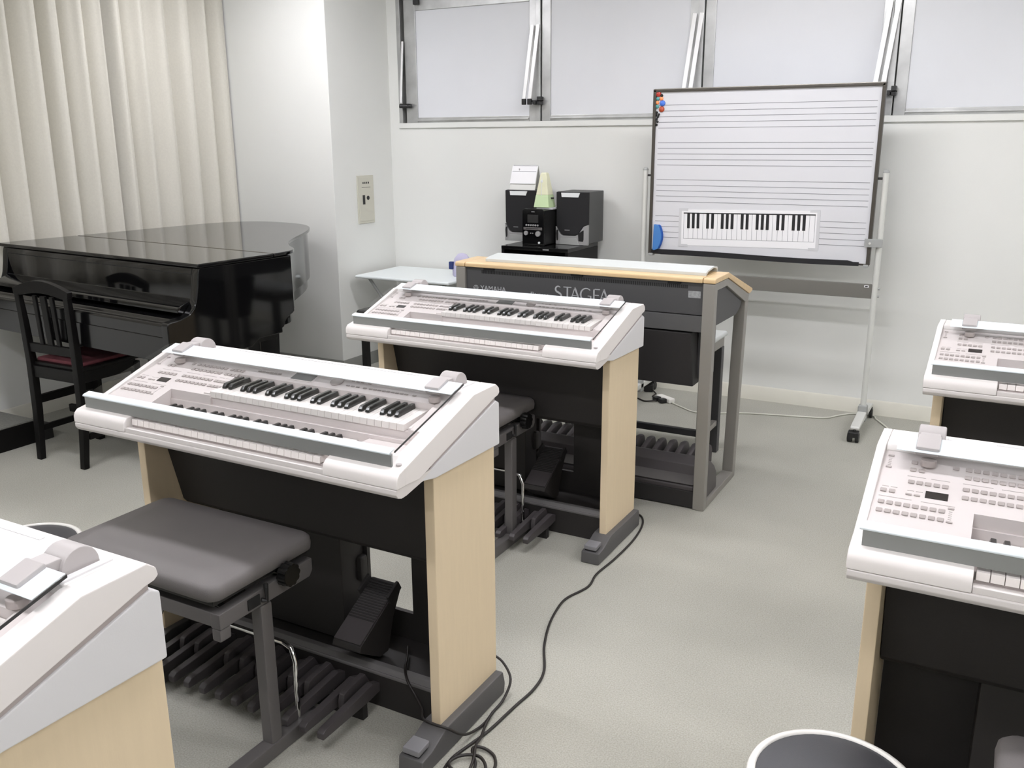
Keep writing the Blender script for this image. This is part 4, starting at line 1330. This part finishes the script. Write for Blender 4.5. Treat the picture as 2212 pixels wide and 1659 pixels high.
speaker((-2.377, 5.115, 0.919), 'black and silver loudspeaker right beside the small stereo, its grey side showing', 0.0)
speaker((-2.764, 5.165, 0.919), 'black and silver loudspeaker below the desk calendar', 0.0)
t = thing('stereo_unit', 'small black stereo unit between the two loudspeakers', 'stereo', (-2.577, 4.985, 0.9185))
MB().box(-0.075, 0.075, 0.006, 0.25, 0.004, 0.212).build('case', M['black_plastic'], t, bevel=0.003)
MB().py([(-0.075, 0.0), (0.075, 0.0), (0.075, 0.21), (0.06, 0.222), (-0.06, 0.222), (-0.075, 0.21)], -0.004, 0.008).build('front_panel', M['piano_satin'], t, bevel=0.003)
MB().box(-0.038, 0.035, -0.006, -0.003, 0.138, 0.186).build('display', M['dark_metal'], t)
for k in range(6):
    MB().cyl((-0.045 + 0.0155 * k, -0.009, 0.123), (-0.045 + 0.0155 * k, -0.003, 0.123), 0.0055, n=14).build('button', M['spk_silver'], t)
MB().box(-0.066, 0.062, -0.006, -0.003, 0.094, 0.110).build('tray', M['bench_steel'], t, bevel=0.002)
MB().box(-0.048, 0.036, -0.0066, -0.0055, 0.100, 0.104).build('tray_slit', M['slot'], t)
MB().cyl((-0.048, -0.012, 0.074), (-0.048, -0.003, 0.074), 0.0135, n=24).build('dial', M['spk_silver'], t, bevel=0.002)
MB().cyl((0.036, -0.016, 0.072), (0.036, -0.003, 0.072), 0.0165, n=24).build('volume_knob', M['spk_silver'], t, bevel=0.002)
MB().cyl((0.042, -0.008, 0.018), (0.042, -0.003, 0.018), 0.007, n=16).build('jack', M['spk_plate'], t)
MB().box(-0.012, 0.010, -0.0048, -0.0036, 0.202, 0.206).build('badge', M['spk_silver'], t)
for x in (-0.016, -0.002):
    MB().cyl((x, -0.007, 0.074), (x, -0.003, 0.074), 0.0035, n=10).build('small_button', M['spk_silver'], t)

# flat case between stereo and metronome
t = thing('plastic_case', 'flat translucent plastic case on top of the stereo, under the metronome', 'case', (-2.545, 5.13, 1.1315))
MB().box(-0.055, 0.055, -0.06, 0.07, 0.0, 0.012).build('case', M['tape'], t, bevel=0.003)
t = thing('metronome', 'pale green pyramid metronome on the stereo', 'metronome', (-2.561, 5.105, 1.1436))
q = [(-0.052, -0.048), (0.052, -0.048), (0.052, 0.048), (-0.052, 0.048)]
def mring(sc_, z): return [(x * sc_, y * sc_, z) for x, y in q]
MB().loft([mring(1.0, 0.0), mring(0.99, 0.004), mring(0.80, 0.075)]).build('base', M['met_green'], t, bevel=0.002)
bk_ = MB().loft([mring(0.79, 0.075), mring(0.40, 0.200), mring(0.30, 0.208)]).build('body', M['met_cream'], t, bevel=0.003)
MB().py([(-0.0015, 0.07), (0.0015, 0.07), (0.0045, 0.185), (0.0025, 0.185)], -0.046, -0.0445).build('pendulum', M['spk_plate'], t)
MB().box(-0.004, 0.010, -0.049, -0.0435, 0.150, 0.165).build('pendulum_weight', M['spk_plate'], t, bevel=0.001)
MB().cyl((0.04, 0.0, 0.055), (0.062, 0.0, 0.055), 0.005).build('winding_key', M['black_plastic'], t)

t = thing('desk_calendar', 'white desk calendar standing on top of the loudspeaker', 'calendar', (-2.762, 5.235, 1.2395), 0.0)
MB().px([(-0.05, 0.0), (-0.0465, 0.0), (0.0015, 0.148), (-0.002, 0.148)], -0.092, 0.092).build('stand_front', M['stand'], t)
MB().px([(0.05, 0.0), (0.0465, 0.0), (-0.0015, 0.148), (0.002, 0.148)], -0.092, 0.092).build('stand_back', M['stand'], t)
def cy(z): return -0.05 + 0.048 * z / 0.148
MB().px([(cy(0.038) - 0.007, 0.038), (cy(0.038) - 0.0055, 0.038), (cy(0.146) - 0.001, 0.146), (cy(0.146) - 0.0025, 0.146)], -0.091, 0.091).build('page', M['paper'], t)
MB().px([(cy(0.112) - 0.0048, 0.1115), (cy(0.112) - 0.0038, 0.1115), (cy(0.113) - 0.0038, 0.1135), (cy(0.113) - 0.0048, 0.1135)], -0.085, 0.085).build('page_rule', M['staff'], t)
o = put('page_number', text_mesh('9', 0.020, M['dark_metal'], 0.0004), t, (-0.042, cy(0.118) - 0.0052, 0.1175), (math.radians(90 - 18), 0, 0))
MB().tube([(-0.085, 0, 0.149), (0.085, 0, 0.149)], 0.0035, 8).build('binding', M['spk_silver'], t)

# ------------------------------------------------------------------ white side table in the corner with a lilac pouch
t = thing('side_table', 'white folding side table in the corner beside the column', 'table', (-3.487, 5.105, 0))
MB().box(-0.375, 0.375, -0.262, 0.262, 0.650, 0.670).build('tabletop', M['tabletop'], t, bevel=0.008, segs=3)
for s in (-1, 1):
    MB().tube([(-0.30, s * 0.20, 0.645), (0.22, s * 0.20, 0.012)], 0.011, 10).build('leg', M['stand_grey'], t, angle=60)
    MB().tube([(0.30, s * 0.18, 0.645), (-0.22, s * 0.18, 0.012)], 0.011, 10).build('leg', M['stand_grey'], t, angle=60)
    x = 0.22 if s > 0 else -0.22
    yy = 0.20 if s > 0 else 0.18
    MB().tube([(x, -yy, 0.012), (x, yy, 0.012)], 0.011, 10).build('foot_rail', M['stand_grey'], t, angle=60)
t = thing('cloth_pouch', 'small lilac cloth pouch on the white side table', 'pouch', (-3.165, 5.10, 0.670))
P_ = MB()
P_.loft([[(0.075 * k * math.cos(a), 0.035 * k * math.sin(a), z) for a in [2 * math.pi * i / 14 for i in range(14)]]
         for z, k in ((0.0, 0.85), (0.01, 1.0), (0.07, 1.0), (0.12, 0.8), (0.150, 0.45), (0.158, 0.1))])
P_.build('pouch', M['lilac'], t, angle=70)
MB().box(-0.085, -0.055, -0.036, -0.012, 0.05, 0.10).build('tag', M['navy'], t, bevel=0.004)

# black bench behind the middle organ
t = thing('padded_bench', 'black padded bench by the white side table, mostly hidden by a white organ', 'bench', (-2.975, 4.21, 0))
MB().box(-0.265, 0.265, -0.16, 0.16, 0.565, 0.615).build('seat', M['black_plastic'], t, bevel=0.018, segs=3)
for sx in (-1, 1):
    for sy in (-1, 1):
        MB().box(sx * 0.23 - 0.018, sx * 0.23 + 0.018, sy * 0.12 - 0.018, sy * 0.12 + 0.018, 0, 0.566).build('leg', M['black_plastic'], t, bevel=0.003)

# ------------------------------------------------------------------ cords
def cord(name, pts, r, m, label, cat='cord'):
    P = catmull(pts, 6)
    o = MB().tube(P, r, 8).build(name, m, None, angle=70)
    return tag(o, label, cat)


r = 0.0042
cord('black_cable', [(-1.30, 3.42, r), (-1.235, 3.385, r), (-1.198, 3.30, r), (-1.178, 3.15, r), (-1.179, 2.96, r), (-1.190, 2.81, r), (-1.178, 2.707, r), (-1.208, 2.60, r),
                    (-1.208, 2.53, r), (-1.185, 2.41, r), (-1.138, 2.277, r), (-1.078, 2.157, r), (-1.062, 2.063, r), (-1.071, 1.955, r), (-1.081, 1.83, r),
                    (-1.098, 1.745, r), (-1.108, 1.68, r), (-1.095, 1.62, r), (-1.055, 1.60, r), (-1.025, 1.63, r), (-1.04, 1.69, r + .002), (-1.075, 1.735, r + .009),
                    (-1.055, 1.757, r + .004), (-1.015, 1.745, r), (-0.992, 1.70, r), (-1.02, 1.655, r), (-1.07, 1.64, r + .009), (-1.10, 1.66, r + .009), (-1.085, 1.70, r + .009),
                    (-1.04, 1.715, r + .01), (-1.00, 1.67, r + .009), (-1.01, 1.58, r)],
     r, M['cord_black'], 'long black power cord running down the aisle to a tangle by the organ foot')
cord('black_cable', [(-1.39, 1.90, .135), (-1.36, 1.852, .129), (-1.336, 1.809, .129), (-1.305, 1.778, .115), (-1.27, 1.765, .088), (-1.232, 1.738, .078), (-1.20, 1.698, .083),
                    (-1.160, 1.692, .084), (-1.128, 1.698, .080), (-1.112, 1.735, .045), (-1.112, 1.784, .016), (-1.108, 1.85, r), (-1.112, 1.91, r), (-1.110, 1.965, .012),
                    (-1.112, 2.01, .05), (-1.15, 2.03, .085), (-1.19, 2.03, .10)],
     0.0038, M['cord_black'], 'black cord draped over the organ foot beside the tangle')
cord('black_cable', [(-1.108, 1.90, r + .007), (-1.100, 1.85, r + .006), (-1.082, 1.79, r + .006), (-1.068, 1.74, r + .018), (-1.045, 1.69, r + .018), (-1.03, 1.62, r + .006), (-1.02, 1.55, r)],
     0.0038, M['cord_black'], 'short black cord crossing the tangle towards the room')
# power strip behind the dark organ
t = thing('power_strip', 'white power strip with black plugs on the carpet behind the lettered organ', 'power strip', (-1.735, 5.115, 0), -0.55)
MB().box(-0.065, 0.065, -0.022, 0.022, 0.0, 0.030).build('body', M['rim_white'], t, bevel=0.008, segs=3)
for k in range(2):
    MB().box(-0.05 + 0.055 * k, -0.015 + 0.055 * k, -0.065, -0.02, 0.003, 0.028).build('plug', M['black_plastic'], t, bevel=0.006)
cord('white_cable', [(-1.68, 5.08, .006), (-1.60, 5.02, .005), (-1.50, 4.96, .005), (-1.38, 5.0, .005), (-1.252, 5.067, .005), (-1.11, 5.11, .005), (-0.95, 5.15, .005),
                        (-0.81, 5.195, .005), (-0.755, 5.27, .005), (-0.70, 5.34, .005), (-0.65, 5.362, .005), (-0.575, 5.36, .005), (-0.55, 5.30, .005), (-0.49, 5.19, .005),
                        (-0.40, 5.0, .005), (-0.25, 4.8, .005)], 0.0045, M['cord_white'],
     'white extension cord lying on the carpet along the back wall')
cord('black_cable', [(-1.775, 5.06, .014), (-1.84, 5.04, .006), (-1.93, 5.09, .005), (-2.05, 5.05, .005), (-2.2, 4.9, .005)], 0.0045, M['cord_black'],
     'black power cord running left from the white power strip')
t = thing('power_adapter', 'black power adapter on the carpet under the lettered organ', 'adapter', (-1.905, 5.28, 0), 0.3)
MB().box(-0.03, 0.03, -0.025, 0.025, 0.0, 0.05).build('body', M['black_plastic'], t, bevel=0.008)
MB().tube([(0.02, -0.02, 0.02), (0.05, -0.07, 0.006), (0.03, -0.13, 0.005), (0.06, -0.18, 0.006)], 0.004, 8).build('lead', M['cord_black'], t, angle=70)
